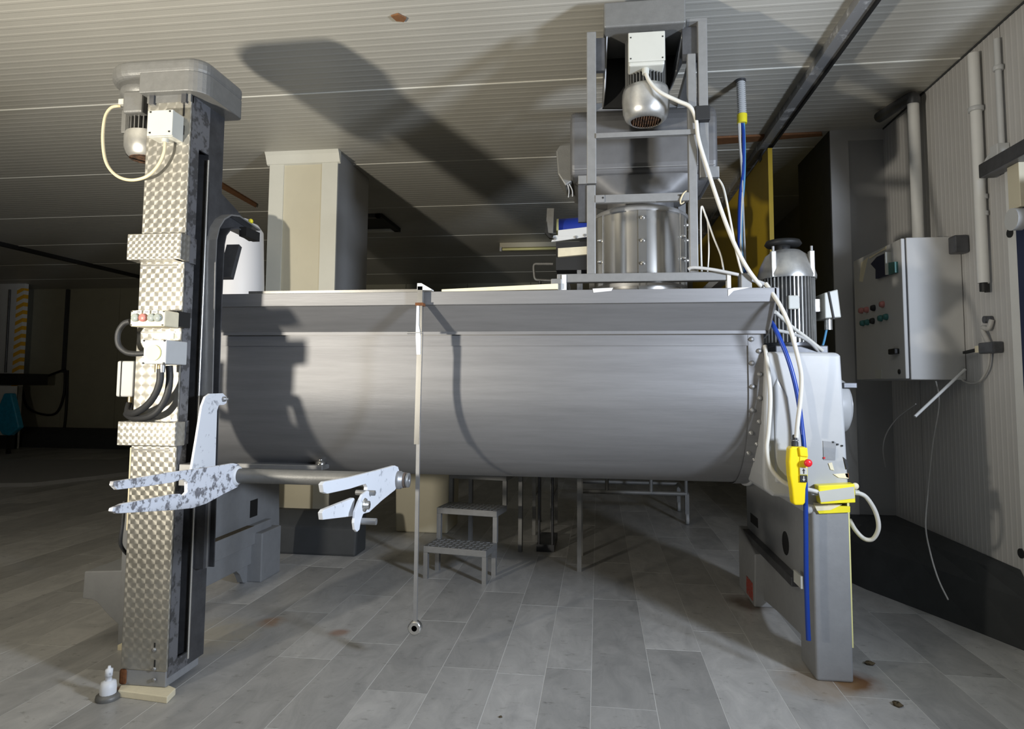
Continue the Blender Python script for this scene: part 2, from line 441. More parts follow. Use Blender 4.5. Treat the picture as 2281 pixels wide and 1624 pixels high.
build(far, 'far_floor_tiles', 'marble_tile', floor, kind='stuff')

# ---- ceiling: insulated panels with fine ribs, white joint strips
ceiling = sroot('ceiling', 'cream ribbed insulated panel ceiling')
PW = 1.49; ys0 = 4.29 - 5 * PW
RIB = PW / 20
def ribbed(n, pitch, depth):
    """profile (s, d): small v-grooves at a pitch"""
    pr = []
    for k in range(n):
        s = k * pitch
        pr += [(s, 0), (s + pitch * 0.10, depth), (s + pitch * 0.30, depth), (s + pitch * 0.40, 0)]
    pr.append((n * pitch, 0)); return pr
for k in range(12):
    y0 = ys0 + k * PW
    if y0 > 13.4: break
    pr = ribbed(20, RIB, 0.0014)
    V = []; F = []
    for x in (-13.5, 2.6):
        V += [(x, y0 + s, CEIL - d) for s, d in pr]
    n = len(pr)
    F = [(i, i + 1, n + i + 1, n + i) for i in range(n - 1)]
    mb = MB().add(V, F); mb.box(-13.5, 2.6, y0, y0 + PW, CEIL + 0.003, CEIL + 0.1)
    build(mb, 'ceiling_panel', 'ceil', ceiling)
    build(MB().box(-13.5, 2.3, y0 - 0.006, y0 + 0.006, CEIL - 0.004, CEIL + 0.01), 'joint_strip', 'ceil_seam', ceiling)

# ---- right wall: ribbed panels, doorway nearer the camera
wr = sroot('wall_right', 'pale ribbed panel wall on the right')
def wall_panel(y0, y1, z0, z1, name='wall_panel'):
    n = max(1, int(round((y1 - y0) / 0.05))); p = (y1 - y0) / n
    pr = ribbed(n, p, 0.0015)
    V = [(XW - d, y0 + s, z0) for s, d in pr] + [(XW - d, y0 + s, z1) for s, d in pr]
    m_ = len(pr)
    mb = MB().add(V, [(i, i + 1, m_ + i + 1, m_ + i) for i in range(m_ - 1)])
    mb.box(XW + 0.003, XW + 0.12, y0 + 0.002, y1 - 0.002, z0, z1)
    return build(mb, name, 'wall_white', wr)
wall_panel(3.90, 4.98, 0, CEIL); wall_panel(4.985, YP + 0.9, 0, CEIL)
wall_panel(3.05, 3.895, 2.66, CEIL); wall_panel(0.3, 3.045, 3.40, CEIL)
wall_panel(-1.2, 0.295, 0, CEIL); wall_panel(-3.2, -1.205, 0, CEIL)
build(MB().box(XW - 0.008, XW + 0.0, 3.2, 5.42, CEIL - 0.012, CEIL - 0.001), 'dark_joint', 'plinth', wr)
# plinth with sloping top, coved round the corner
bb = sroot('baseboard_right', 'dark grey concrete kerb along the foot of the right wall')
kb = [(2.265, 3.90), (2.17, 4.15), (2.0, 4.55), (1.84, 4.92), (1.76, 5.2), (1.72, 5.42)]     # foot of the kerb
kt = [(2.26, 3.90), (2.20, 4.25), (2.14, 4.65), (2.06, 5.0), (1.95, 5.25), (1.74, 5.40)]      # top edge
V = []; F = []
for (a, b) in zip(kb, kt):
    V += [(a[0], a[1], 0), (a[0] * .6 + b[0] * .4, a[1] * .6 + b[1] * .4, 0.27), (b[0], b[1], 0.38), (min(b[0] + 0.1, XW - 0.0045), b[1] + 0.04, 0.42), (XW - 0.0045, min(b[1] + 0.1, 5.43), 0.42), (XW - 0.0045, min(a[1] + 0.1, 5.43), 0)]
for i in range(len(kb) - 1):
    F += [(i * 6 + k, i * 6 + (k + 1) % 6, (i + 1) * 6 + (k + 1) % 6, (i + 1) * 6 + k) for k in range(6)]
F += [tuple(range(6)), tuple(range(30, 36))]
build(MB().add(V, F), 'kerb', 'plinth', bb)

# ---- pillar in the right corner
pr_ = sroot('wall_pillar_right', 'pale pillar in the right corner')
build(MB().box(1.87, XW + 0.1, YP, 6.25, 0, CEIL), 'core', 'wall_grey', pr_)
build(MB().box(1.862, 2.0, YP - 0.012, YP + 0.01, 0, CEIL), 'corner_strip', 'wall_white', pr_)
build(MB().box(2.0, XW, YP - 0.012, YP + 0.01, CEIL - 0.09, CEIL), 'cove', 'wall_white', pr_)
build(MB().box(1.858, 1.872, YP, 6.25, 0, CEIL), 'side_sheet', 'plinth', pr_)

# ---- cream pillar behind the trough
pl = sroot('wall_pillar_middle', 'cream pillar with pale corner strips behind the trough')
PX0, PX1 = -2.93, -2.30
build(MB().box(PX0, PX1, YP, 6.2, 0, CEIL), 'core', 'pale_cream', pl)
build(MB().box(PX0 - 0.006, PX0 + 0.13, YP - 0.012, YP + 0.01, 0.0, CEIL), 'corner_strip', 'pale_trim', pl)
build(MB().box(PX1 - 0.14, PX1 + 0.006, YP - 0.012, YP + 0.01, 0.0, CEIL), 'corner_strip', 'pale_trim', pl)
build(MB().prism([(YP, CEIL - 0.11), (YP - 0.02, CEIL - 0.10), (YP - 0.05, CEIL - 0.03), (YP - 0.07, CEIL), (YP, CEIL)], 'X', PX0 - 0.03, PX1 + 0.03), 'cove', 'pale_trim', pl)
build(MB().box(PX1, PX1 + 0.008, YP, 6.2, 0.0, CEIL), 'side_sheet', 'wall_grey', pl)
build(MB().prism([(YP - 0.26, 0), (YP - 0.24, 0.22), (YP - 0.10, 0.33), (YP - 0.013, 0.33), (YP - 0.013, 0)], 'X', PX0 - 0.1, PX1 + 0.35), 'kerb', 'plinth', pl, bevel=0.02)

# ---- far walls
YB = 13.0
wb = sroot('wall_back', 'dark panel wall at the far end of the hall')
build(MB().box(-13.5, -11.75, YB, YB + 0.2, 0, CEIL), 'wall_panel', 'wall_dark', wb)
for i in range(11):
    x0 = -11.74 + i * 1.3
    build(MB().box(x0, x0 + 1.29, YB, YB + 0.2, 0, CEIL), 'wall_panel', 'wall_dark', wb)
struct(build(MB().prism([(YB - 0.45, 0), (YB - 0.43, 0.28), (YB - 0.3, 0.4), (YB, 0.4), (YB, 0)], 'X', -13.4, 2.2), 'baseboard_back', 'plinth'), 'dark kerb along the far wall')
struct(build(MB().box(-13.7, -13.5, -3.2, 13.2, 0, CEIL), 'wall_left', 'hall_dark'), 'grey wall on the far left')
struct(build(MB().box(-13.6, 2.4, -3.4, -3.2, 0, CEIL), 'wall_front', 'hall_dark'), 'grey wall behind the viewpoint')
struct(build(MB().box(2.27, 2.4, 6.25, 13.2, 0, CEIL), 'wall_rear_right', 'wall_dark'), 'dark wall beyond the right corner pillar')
# raised grey slab on the far left
sl = [onz(p, q) for p, q in ((-90, 1086), (72, 1084), (215, 1068), (300, 1056), (330, 1030), (-90, 1030))]
struct(build(MB().prism([(p.x, p.y) for p in sl], 'Z', 0.0, 0.05), 'trim_1', 'wall_grey'), 'low grey floor slab on the far left')

# ---- far left pillar with hazard tape
fp = sroot('wall_pillar_left', 'white pillar with orange and white hazard tape at the far left')
tX = at(51, 700, 12.2).x
build(MB().box(-13.4, tX, 12.2, 12.3, 0, CEIL), 'core', 'white_paint', fp)
build(MB().box(tX - 0.16, tX + 0.006, 12.188, 12.3, 1.3, CEIL - 0.1), 'hazard_strip', 'hazard_tape', fp)
build(MB().box(-13.3, tX, 12.16, 12.25, 0, 0.42), 'kerb', 'plinth', fp)
p0 = at(22, 645, 12.15); p1 = at(12, 830, 12.15)
build(MB().cyl(p0, p1, 0.02, 8), 'conduit', 'dark_steel', fp)

# ---- doorway hardware at the right edge
dr = sroot('door_1', 'doorway with dark blue sliding door and overhead track at the right edge')
build(MB().box(XW - 0.015, XW + 0.14, 3.80, 3.895, 0, 2.66), 'door_frame', 'white_paint', dr, bevel=0.004)
build(MB().box(XW - 0.015, XW + 0.14, 0.3, 0.40, 0, 2.66), 'door_frame', 'white_paint', dr)
build(MB().box(XW - 0.03, XW + 0.03, 3.42, 3.795, 1.05, 2.45), 'door_leaf', 'navy', dr, bevel=0.004)
build(MB().box(XW - 0.03, XW + 0.03, 3.42, 3.79, 0.02, 0.95), 'door_leaf', 'white_paint', dr, bevel=0.004)
build(MB().box(XW - 0.10, XW - 0.02, 0.2, 3.98, 2.60, 2.68), 'track', 'dark_steel', dr, bevel=0.005)
for yy in (3.90, 3.6, 3.2):
    build(MB().box(XW - 0.07, XW - 0.005, yy - 0.05, yy + 0.02, 2.62, 2.76), 'track_bracket', 'dull_red' if yy == 3.6 else 'grey_plastic', dr, bevel=0.004)
build(MB().box(XW - 0.055, XW - 0.02, 3.70, 3.80, 2.36, 2.60), 'hanger_plate', 'pale_cream', dr, bevel=0.003)
build(MB().cyl((XW - 0.08, 3.74, 2.30), (XW - 0.02, 3.74, 2.30), 0.06, 16), 'roller', 'grey_plastic', dr)
for (px, py) in ((2251, 519), (2276, 1233)):
    p = onx(px, py, XW - 0.015)
    build(MB().cyl((XW - 0.022, p.y, p.z), (XW - 0.010, p.y, p.z), 0.026, 14), 'plug_hole', 'black', dr)

# ---- things fixed to the ceiling
rail = thing('ceiling_rail', 'worn steel sliding door rail running back along the ceiling', 'rail', (1.41, 5, CEIL - 0.06))
build(MB().box(1.36, 1.44, 3.0, 10.5, CEIL - 0.055, CEIL - 0.001), 'channel', 'rail_metal', rail)
build(MB().box(1.44, 1.455, 3.0, 10.5, CEIL - 0.075, CEIL - 0.001), 'rail_lip', 'black', rail)
yd = thing('sliding_panel', 'yellow sliding panel hanging from the ceiling rail', 'panel', (1.42, 7.0, 1.25))
build(MB().box(1.405, 1.44, 5.52, 9.9, 1.25, CEIL - 0.09), 'sheet', 'yellow_dull', yd)
for yy in (5.75, 7.6, 9.5): build(MB().box(1.40, 1.445, yy - 0.04, yy + 0.04, CEIL - 0.12, CEIL - 0.06), 'hanger', 'dark_steel', yd)
lr = tag(build(MB().box(-8.85, -8.78, 6.2, 12.95, CEIL - 0.06, CEIL - 0.001), 'ceiling_rail', 'black', bevel=0.004), 'thin black rail on the ceiling at the far left', 'rail')
br1 = [onz(p, q, CEIL) for p, q in ((1590, 303), (1830, 292), (1832, 298), (1590, 318))]
struct(build(MB().prism([(p.x, p.y) for p in br1], 'Z', CEIL - 0.02, CEIL - 0.003), 'trim_2', 'brown'), 'rusty brown batten on the ceiling by the right pillar')
br2 = [onz(p, q, CEIL) for p, q in ((490, 402), (572, 452), (570, 459), (486, 412))]
struct(build(MB().prism([(p.x, p.y) for p in br2], 'Z', CEIL - 0.02, CEIL - 0.003), 'trim_3', 'brown'), 'rusty brown batten on the ceiling behind the lifting column')
# dark hatch
hv = thing('ceiling_hatch', 'dark square vent hatch in the ceiling behind the cream pillar', 'vent', (-2.9, 7.9, CEIL - 0.05))
build(MB().box(-3.5, -2.62, 7.50, 7.56, CEIL - 0.05, CEIL), 'frame_bar', 'dark_steel', hv)
build(MB().box(-3.5, -2.62, 8.20, 8.27, CEIL - 0.05, CEIL), 'frame_bar', 'ceil_seam', hv)
build(MB().box(-2.68, -2.60, 7.50, 8.27, CEIL - 0.05, CEIL), 'frame_bar', 'black', hv)
build(MB().box(-3.5, -2.70, 7.56, 8.20, CEIL - 0.02, CEIL - 0.002), 'opening', 'black', hv)
# fluorescent fitting, unlit
la = onz(1113, 540, CEIL); lb = onz(1245, 540, CEIL)
fl = thing('ceiling_lamp', 'unlit fluorescent lamp fitting on the far ceiling', 'lamp', ((la.x + lb.x) / 2, la.y, CEIL - 0.12))
build(MB().box(la.x, lb.x + 0.3, la.y, la.y + 0.14, CEIL - 0.075, CEIL - 0.003), 'body', 'pale_cream', fl, bevel=0.005)
build(MB().cyl((la.x + 0.04, la.y + 0.02, CEIL - 0.10), (lb.x + 0.26, la.y + 0.02, CEIL - 0.10), 0.02, 10), 'tube', 'pale_yellow', fl)
for xx in (la.x, lb.x + 0.27): build(MB().box(xx, xx + 0.03, la.y, la.y + 0.05, CEIL - 0.13, CEIL - 0.07), 'tube_holder', 'grey_plastic', fl)
# flake on the ceiling
q = onz(888, 38, CEIL)
tag(build(MB().prism([(q.x - 0.035, q.y - 0.03), (q.x + 0.01, q.y - 0.045), (q.x + 0.045, q.y), (q.x + 0.02, q.y + 0.035), (q.x - 0.02, q.y + 0.02)], 'Z', CEIL - 0.012, CEIL - 0.003), 'paint_flake', 'brown'), 'small brown flake of peeling paint on the ceiling', 'paint flake')

# ================================================================== MIXING MACHINE
RIMY, WY, RR = 3.25, 3.43, 0.55
YC, ZC = WY + RR, 1.40
XL, XR = -2.42, 0.83
rimT = at(1735, 640, RIMY).z; rimB = at(1735, 672, RIMY).z
slB = at(1722, 738, WY - 0.03).z
seamZ = at(1690, 770, WY).z
mx = thing('mixing_machine', 'big stainless steel mixing trough on two grey painted end frames', 'mixing machine', (-0.7, YC, 0))
def arc(r, a0, a1, n): return [(YC - r * math.cos(a0 + (a1 - a0) * i / n), ZC - r * math.sin(a0 + (a1 - a0) * i / n)) for i in range(n + 1)]
path = [(WY, seamZ + 0.001)] + arc(RR, 0, math.pi, 40) + [(YC + RR, slB)]
shell = MB()
n = len(path); V = [(x, y, z) for x in (XL, XR) for y, z in path]
shell.add(V, [(i, i + 1, n + i + 1, n + i) for i in range(n - 1)], True)
sh_o = build(shell, 'trough_shell', 'trough_steel', mx)
build(MB().box(XL, XR, WY - 0.006, WY + 0.004, seamZ, slB), 'upper_band', 'trough_steel', mx)
fl_ = MB(); fl_.prism([(WY - 0.035, slB + 0.004), (RIMY + 0.02, rimB), (RIMY + 0.03, rimB + 0.004), (WY - 0.02, slB + 0.01)], 'X', XL, 0.852)
fl_.prism([(WY - 0.035, slB - 0.012), (WY - 0.035, slB + 0.004), (WY + 0.004, slB + 0.004), (WY + 0.004, slB - 0.004)], 'X', XL, 0.838)
build(fl_, 'flared_wall', 'trough_steel', mx)
build(MB().box(XL, 0.866, RIMY, RIMY + 0.03, rimB, rimT), 'front_rim', 'trough_steel', mx, bevel=0.003)
build(MB().prism([(RIMY, rimB), (RIMY, rimT), (WY + 0.05, rimT), (WY + 0.05, slB - 0.03), (WY - 0.035, slB - 0.01)], 'X', 0.845, 0.853), 'rim_end_plate', 'trough_steel', mx)
build(MB().prism([(YC + RR, slB), (YC + RR + 0.18, rimB), (YC + RR + 0.18, rimT), (YC + RR + 0.16, rimT), (YC + RR + 0.16, rimB), (YC + RR - 0.01, slB)], 'X', XL, 0.86), 'rear_rim', 'trough_steel', mx)
# end discs and bolted flange
endp = [(RIMY + 0.02, rimT - 0.005), (RIMY + 0.02, rimB), (WY, slB)] + arc(RR, 0, math.pi, 40) + [(YC + RR, slB), (YC + RR + 0.17, rimB), (YC + RR + 0.17, rimT - 0.005)]
build(MB().prism(endp, 'X', XL - 0.01, XL), 'end_plate', 'trough_steel', mx)
build(MB().prism(endp, 'X', XR - 0.02, XR - 0.01), 'end_plate', 'trough_steel', mx)
flp = [(WY - 0.008, slB - 0.01)] + [(y, z) for y, z in arc(RR + 0.008, 0, math.pi * 0.98, 40)]
fb = MB(); n = len(flp)
V = [(x, y, z) for x in (0.755, XR) for y, z in flp]
fb.add(V, [(i, i + 1, n + i + 1, n + i) for i in range(n - 1)], True)
build(fb, 'end_flange', 'trough_steel', mx)
rb = MB(); V = []
for r_, x_ in ((RR + 0.02, XR), (RR + 0.02, XR + 0.02), (RR - 0.02, XR + 0.02), (RR - 0.02, XR)):
    V += [(x_, y, z) for y, z in arc(r_, -0.35, math.pi * 0.98, 40)]
rb.add(V, [(k * 41 + i, k * 41 + i + 1, ((k + 1) % 4) * 41 + i + 1, ((k + 1) % 4) * 41 + i) for k in range(4) for i in range(40)], True)
build(rb, 'gasket_ring', 'light_paint', mx)
boltm = pmesh(MB().lathe((0, 0, 0), [(0.014, 0), (0.014, 0.003), (0.009, 0.004), (0.009, 0.012), (0.004, 0.014)], 8, axis='Y'), 'bolt', 'steel')
zs = [at(1675, y, WY).z for y in (756, 782, 809, 834, 861, 887, 914, 940, 966, 992, 1014, 1030)]
for i, z in enumerate(zs):
    x = 0.772 if i % 2 == 0 else 0.808
    y = WY - 0.008 if z > ZC else YC - math.sqrt(max(0, (RR + 0.008) ** 2 - (z - ZC) ** 2))
    a = 0 if z > ZC else math.asin(min(1, (ZC - z) / (RR + 0.008)))
    inst(boltm, 'bolt', mx, (x, y, z), (math.pi + a, 0, 0))
# loose rim lids
build(MB().box(-1.86, -0.86, RIMY + 0.005, 4.70, rimT, rimT + 0.014), 'lid', 'bright_steel', mx)
lm = MB(); lm.add([(-0.80, RIMY + 0.01, rimT), (-0.20, RIMY + 0.01, rimT + 0.006), (-0.20, 4.6, rimT + 0.006), (-0.80, 4.6, rimT), (-0.80, RIMY + 0.01, rimT + 0.012), (-0.20, RIMY + 0.01, rimT + 0.034), (-0.20, 4.6, rimT + 0.034), (-0.80, 4.6, rimT + 0.012)],
       [(3, 2, 1, 0), (4, 5, 6, 7), (0, 1, 5, 4), (1, 2, 6, 5), (2, 3, 7, 6), (3, 0, 4, 7)])
build(lm, 'lid', 'beige', mx)
# paint smears where brackets were
for (pts) in (((1320, 643), (1366, 641), (1362, 648), (1322, 652)), ((1622, 645), (1634, 641), (1672, 640), (1634, 648), (1622, 660))):
    P = [at(a, b, RIMY - 0.001) for a, b in pts]
    build(MB().prism([(p.x, p.z) for p in P], 'Y', RIMY - 0.002, RIMY), 'paint_smear', 'white_paint', mx)
# hinged locking rod hanging in front of the trough
RX = at(935, 650, 3.2).x
rod = MB()
rod.box(RX - 0.012, RX + 0.014, 3.20, 3.226, 1.64, rimT + 0.02)
ro = build(rod, 'locking_rod', 'bright_steel', mx)
build(MB().prism([(RX - 0.014, rimT + 0.002), (RX - 0.014, rimT + 0.036), (RX + 0.008, rimT + 0.036), (RX + 0.06, rimT + 0.006), (RX + 0.06, rimT)], 'Y', 3.20, 3.25), 'hinge_wedge', 'white_paint', ro)
build(MB().box(RX - 0.02, RX + 0.02, 3.19, 3.24, rimB - 0.01, rimB + 0.005), 'rust_joint', 'rust', ro)
zb = at(932, 1390, 3.2).z
build(MB().prism([(RX - 0.016, 1.64), (RX - 0.014, 1.80), (RX - 0.002, 1.80), (RX - 0.002, 1.70), (RX + 0.010, 1.64), (RX + 0.010, 1.55), (RX - 0.010, 1.55)], 'Y', 3.195, 3.222), 'rod_clevis', 'fork_white', ro)
build(MB().box(RX - 0.005, RX + 0.013, 3.20, 3.215, zb, 1.66), 'rod_bar', 'steel', ro)
build(MB().bar((RX + 0.004, 3.208, 1.66), (RX - 0.003, 3.208, 1.10), 0.026, 0.020, up=(0, 1, 0)), 'rod_cover', 'bright_steel', ro)
build(MB().lathe((RX + 0.004, 3.19, zb - 0.02), [(0.028, 0), (0.034, 0.004), (0.034, 0.03), (0.028, 0.034), (0.014, 0.034), (0.014, 0)], 18, axis='Y'), 'eye_nut', 'bright_steel', ro)
build(MB().cyl((RX - 0.06, 3.20, 1.66), (RX + 0.02, 3.20, 1.66), 0.006, 8), 'pin', 'steel', ro)
# drain fitting under the trough
pdn = at(720, 1043, 3.7)
build(MB().box(pdn.x - 0.5, pdn.x + 0.03, 3.62, 3.72, 0.90, 0.93), 'drain_bar', 'steel', mx, bevel=0.006)
build(MB().lathe((pdn.x, 3.66, 0.93), [(0.03, 0), (0.03, 0.015), (0.016, 0.02), (0.016, 0.03)], 8), 'drain_nut', 'bright_steel', mx)

# ---- right end frame: gear housing, leg, side plate with back foot
hp = [at(a, b, 3.38) for a, b in ((1707, 783), (1868, 785), (1874, 792), (1881, 900), (1886, 985), (1890, 1062), (1893, 1100), (1800, 1150), (1785, 1113), (1722, 1106), (1704, 1092), (1700, 1060), (1703, 900))]
gh = build(MB().prism([(p.x, p.z) for p in hp], 'Y', 3.38, 4.55), 'gear_housing', 'light_paint', mx, bevel=0.02, seg=3)
build(MB().prism([(0.86, 0.93), (0.93, 0.92), (0.95, 1.1), (0.93, 1.35), (0.88, 1.45), (0.86, 1.4)], 'Y', 3.372, 3.40), 'housing_bulge', 'light_paint', gh, bevel=0.012, seg=3)
npz = [at(a, b, 3.38) for a, b in ((1833, 982), (1862, 985), (1860, 1025), (1834, 1024))]
build(MB().prism([(p.x, p.z) for p in npz], 'Y', 3.377, 3.381), 'name_plate', 'grey_paint', gh)
for (a, b, mm_) in ((1836, 1020, 'red'), (1856, 985, 'black'), (1866, 990, 'black'), (1876, 993, 'black')):
    p = at(a, b, 3.376); build(MB().box(p.x - 0.004, p.x + 0.004, 3.374, 3.38, p.z - 0.004, p.z + 0.004), 'paint_chip', mm_, gh)
for pts, mm_ in ((((1845, 1032), (1853, 1030), (1858, 1048), (1850, 1046)), 'beige'), (((1856, 1056), (1888, 1054), (1890, 1066), (1868, 1064)), 'beige'), (((1882, 1055), (1890, 1054), (1891, 1065), (1885, 1063)), 'rust'), (((1878, 1018), (1887, 1026), (1890, 1045), (1885, 1045)), 'black')):
    P = [at(a, b, 3.378) for a, b in pts]
    build(MB().prism([(p.x, p.z) for p in P], 'Y', 3.376, 3.381), 'paint_chip', mm_, gh)
# round cover on the far side of the housing
pc = at(1895, 905, 3.85)
cv = build(MB().lathe((pc.x - 0.085, 3.85, pc.z), [(0.15, -0.06), (0.15, 0.03), (0.14, 0.045), (0.12, 0.045), (0.12, 0.055)], 32, axis='X'), 'shaft_cover', 'light_paint', mx)
build(MB().box(pc.x - 0.08, pc.x - 0.01, 3.72, 3.75, pc.z + 0.10, pc.z + 0.13), 'cover_clamp', 'dark_steel', cv, bevel=0.004)
lgx0, lgx1 = at(1813, 1300, 3.38).x, at(1896, 1300, 3.38).x
build(MB().box(lgx0, lgx1, 3.38, 3.62, 0.0, at(1850, 1130, 3.38).z), 'front_leg', 'grey_paint', mx, bevel=0.012, seg=3)
build(MB().box(lgx1 - 0.004, lgx1 + 0.006, 3.39, 3.6, 0.16, 0.92), 'edge_sealant', 'pale_yellow', mx)
SX = lgx0 + 0.012
sp_ = [(3.62, 0.12), (3.62, 0.95), (4.86, 1.0), (4.86, 0.10), (4.42, 0.05), (4.05, 0.09)]
sd = build(MB().prism(sp_, 'X', SX, SX + 0.03), 'side_plate', 'grey_paint', mx)
build(MB().box(SX - 0.045, SX, 3.64, 4.86, 0.36, 0.41), 'side_rail', 'dark_steel', sd, bevel=0.004)
pw_ = [onx(a, b, SX) for a, b in ((1672, 1142), (1688, 1142), (1688, 1176), (1672, 1174))]
build(MB().box(SX - 0.002, SX + 0.01, pw_[0].y, pw_[1].y, pw_[2].z, pw_[0].z), 'square_hole', 'black', sd)
po = onx(1750, 1210, SX)
build(MB().lathe((SX - 0.002, po.y, po.z), [(0.065, 0), (0.065, 0.01)], 20, axis='X'), 'round_hole', 'black', sd)
pt_ = onx(1778, 1290, SX - 0.05)
build(MB().box(SX - 0.055, SX - 0.045, pt_.y - 0.06, pt_.y + 0.06, pt_.z - 0.03, pt_.z + 0.03), 'tape_piece', 'white_plastic', sd)
bf = build(MB().prism([(4.42, 0), (4.38, 0.34), (4.86, 0.42), (4.86, 0)], 'X', SX - 0.06, SX + 0.08), 'back_foot', 'grey_paint', mx, bevel=0.008)
build(MB().box(SX - 0.064, SX - 0.058, 4.45, 4.62, 0.03, 0.14), 'primer_patch', 'primer_red', bf)
# ---- left end frame
LX = -2.46
lp = [onx(a, b, LX) for a, b in ((622, 1040), (622, 1276), (585, 1297), (541, 1298), (534, 1280), (524, 1270), (508, 1271), (440, 1312), (400, 1340), (400, 1020))]
lfp = build(MB().prism([(p.y, p.z) for p in lp], 'X', LX - 0.04, LX), 'side_plate', 'grey_paint', mx)
for (ya, yb_, a, b) in ((470, 622, 1192, 1152),):
    r1 = onx(470, 1192, LX); r2 = onx(615, 1155, LX)
    zt = (r1.z + r2.z) / 2
    build(MB().box(LX, LX + 0.05, 3.3, 4.66, zt - 0.13, zt), 'side_rail', 'grey_paint', lfp, bevel=0.005)
    build(MB().box(LX, LX + 0.052, 3.3, 4.4, zt - 0.001, zt + 0.0015), 'rust_line', 'dirt', lfp)
    build(MB().box(LX, LX + 0.025, 3.3, 4.66, zt - 0.27, zt - 0.13), 'lower_rail', 'grey_paint', lfp, bevel=0.005)
fz = onz(581, 1298)
build(MB().box(LX - 0.02, fz.x, fz.y, 4.70, 0, 0.34), 'back_foot', 'grey_paint', mx, bevel=0.008)
ph = onx(565, 1132, LX)
build(MB().box(LX - 0.01, LX + 0.003, ph.y - 0.05, ph.y + 0.05, ph.z - 0.06, ph.z + 0.06), 'square_hole', 'black', lfp)
bkp = [at(a, b, 3.25) for a, b in ((188, 1273), (272, 1271), (268, 1396), (242, 1372), (216, 1342), (204, 1336), (183, 1334))]
build(MB().prism([(p.x, p.z) for p in bkp], 'Y', 3.25, 3.75), 'outrigger', 'grey_paint', mx, bevel=0.006)
build(MB().box(at(262, 1400, 3.25).x, LX + 0.02, 3.25, 3.55, 0.0, 0.75), 'front_leg', 'grey_paint', mx, bevel=0.008)
build(MB().box(at(256, 1440, 3.2).x, LX, 3.22, 3.6, 0.0, 0.025), 'foot_pad', 'beige', mx)

# ---- drive motor standing behind the gear housing
dm = build(MB().box(0.98, 1.26, 3.78, 4.25, 1.56, 1.63), 'motor_base', 'dark_steel', mx, bevel=0.006)
mc = at(1756, 690, 4.0); mcx, mcy = mc.x, 4.02
mr_ = abs(at(1821, 690, 4.0).x - at(1690, 690, 4.0).x) / 2 - 0.012
z_f0, z_f1 = at(1756, 765, 4.0).z, at(1756, 612, 3.85).z
bodyo = build(MB().cyl((mcx, mcy, z_f0 - 0.06), (mcx, mcy, z_f1), mr_ - 0.022, 32), 'motor_body', 'dark_steel', mx)
finm = pmesh(MB().box(-0.0028, 0.0028, mr_ - 0.03, mr_, 0, z_f1 - z_f0), 'fin', 'aluminium')
for i in range(44):
    a = 2 * math.pi * i / 44
    inst(finm, 'fin', bodyo, (mcx, mcy, z_f0), (0, 0, a))
z_d0, z_d1 = z_f1 - 0.005, at(1756, 557, 3.98).z
fc = build(MB().lathe((mcx, mcy, 0), [(mr_ + 0.01, z_d0), (mr_ + 0.012, z_d0 + 0.02), (mr_ - 0.004, z_d0 + (z_d1 - z_d0) * .45), (mr_ - 0.035, z_d1 - 0.03), (mr_ - 0.075, z_d1)], 36), 'fan_cover', 'aluminium', mx)
for a in (-2.3, -0.75):
    cx_, cy_ = mcx + math.cos(a) * (mr_ + 0.0), mcy + math.sin(a) * (mr_ + 0.0)
    build(MB().box(cx_ - 0.014, cx_ + 0.014, cy_ - 0.012, cy_ + 0.03, z_d0, z_d1 - 0.02), 'cover_lug', 'aluminium', fc, bevel=0.004)
    build(MB().cyl((cx_, cy_, z_d1 - 0.02), (cx_, cy_, z_d1 + 0.008), 0.008, 8), 'lug_bolt', 'steel', fc)
cz = at(1744, 545, 4.02)
build(MB().lathe((cz.x, mcy, cz.z), [(0.04, -0.05), (0.04, -0.005), (0.095, -0.012), (0.105, 0.0), (0.095, 0.02), (0.05, 0.022), (0.05, 0.012)], 28), 'rain_cap', 'black', mx)
tbx0, tbx1 = at(1828, 690, 4.0).x, at(1862, 690, 4.0).x
tb = build(MB().prism([(tbx0, at(1828, 712, 4).z), (tbx0, at(1828, 656, 4).z), (tbx1 - 0.01, at(1850, 648, 4).z), (tbx1 + 0.005, at(1862, 710, 4).z)], 'Y', 3.93, 4.1), 'terminal_box', 'white_plastic', mx, bevel=0.006)
build(MB().box(mcx + mr_ - 0.04, tbx0 + 0.01, 3.97, 4.06, at(1828, 695, 4).z, at(1828, 668, 4).z), 'box_neck', 'aluminium', tb)
build(MB().bar(at(1846, 649, 3.925), at(1858, 711, 3.925), 0.008, 0.008), 'box_lid_gap', 'black', tb)
build(MB().cyl((tbx0 + 0.04, 4.0, at(1840, 735, 4).z), (tbx0 + 0.04, 4.0, at(1840, 712, 4).z), 0.022, 12), 'gland', 'aluminium', tb)
build(MB().tube([(tbx0 + 0.03, 4.0, at(1840, 733, 4).z), (tbx0 + 0.012, 4.02, at(1830, 770, 4).z), (tbx0 - 0.02, 4.05, at(1815, 800, 4).z)], 0.007), 'lead', 'light_blue', tb)
pp = at(1769, 673, mcy - mr_ - 0.012)
build(MB().box(pp.x - 0.030, pp.x + 0.030, mcy - mr_ - 0.012, mcy - mr_ + 0.01, pp.z - 0.040, pp.z + 0.040), 'name_plate', 'white_plastic', bodyo, bevel=0.006)

# ================================================================== HOPPER TOWER on the trough
TY = 3.32
tw = thing('hopper_tower', 'tall grey steel frame carrying a motor, drum and riveted steel cylinder on the trough', 'hopper', (0.25, 3.8, rimT))
def fz_(py, Y=TY): return at(1430, py, Y).z
def fx_(px, py=330, Y=TY): return at(px, py, Y).x
TB = 4.25
pw = 0.05
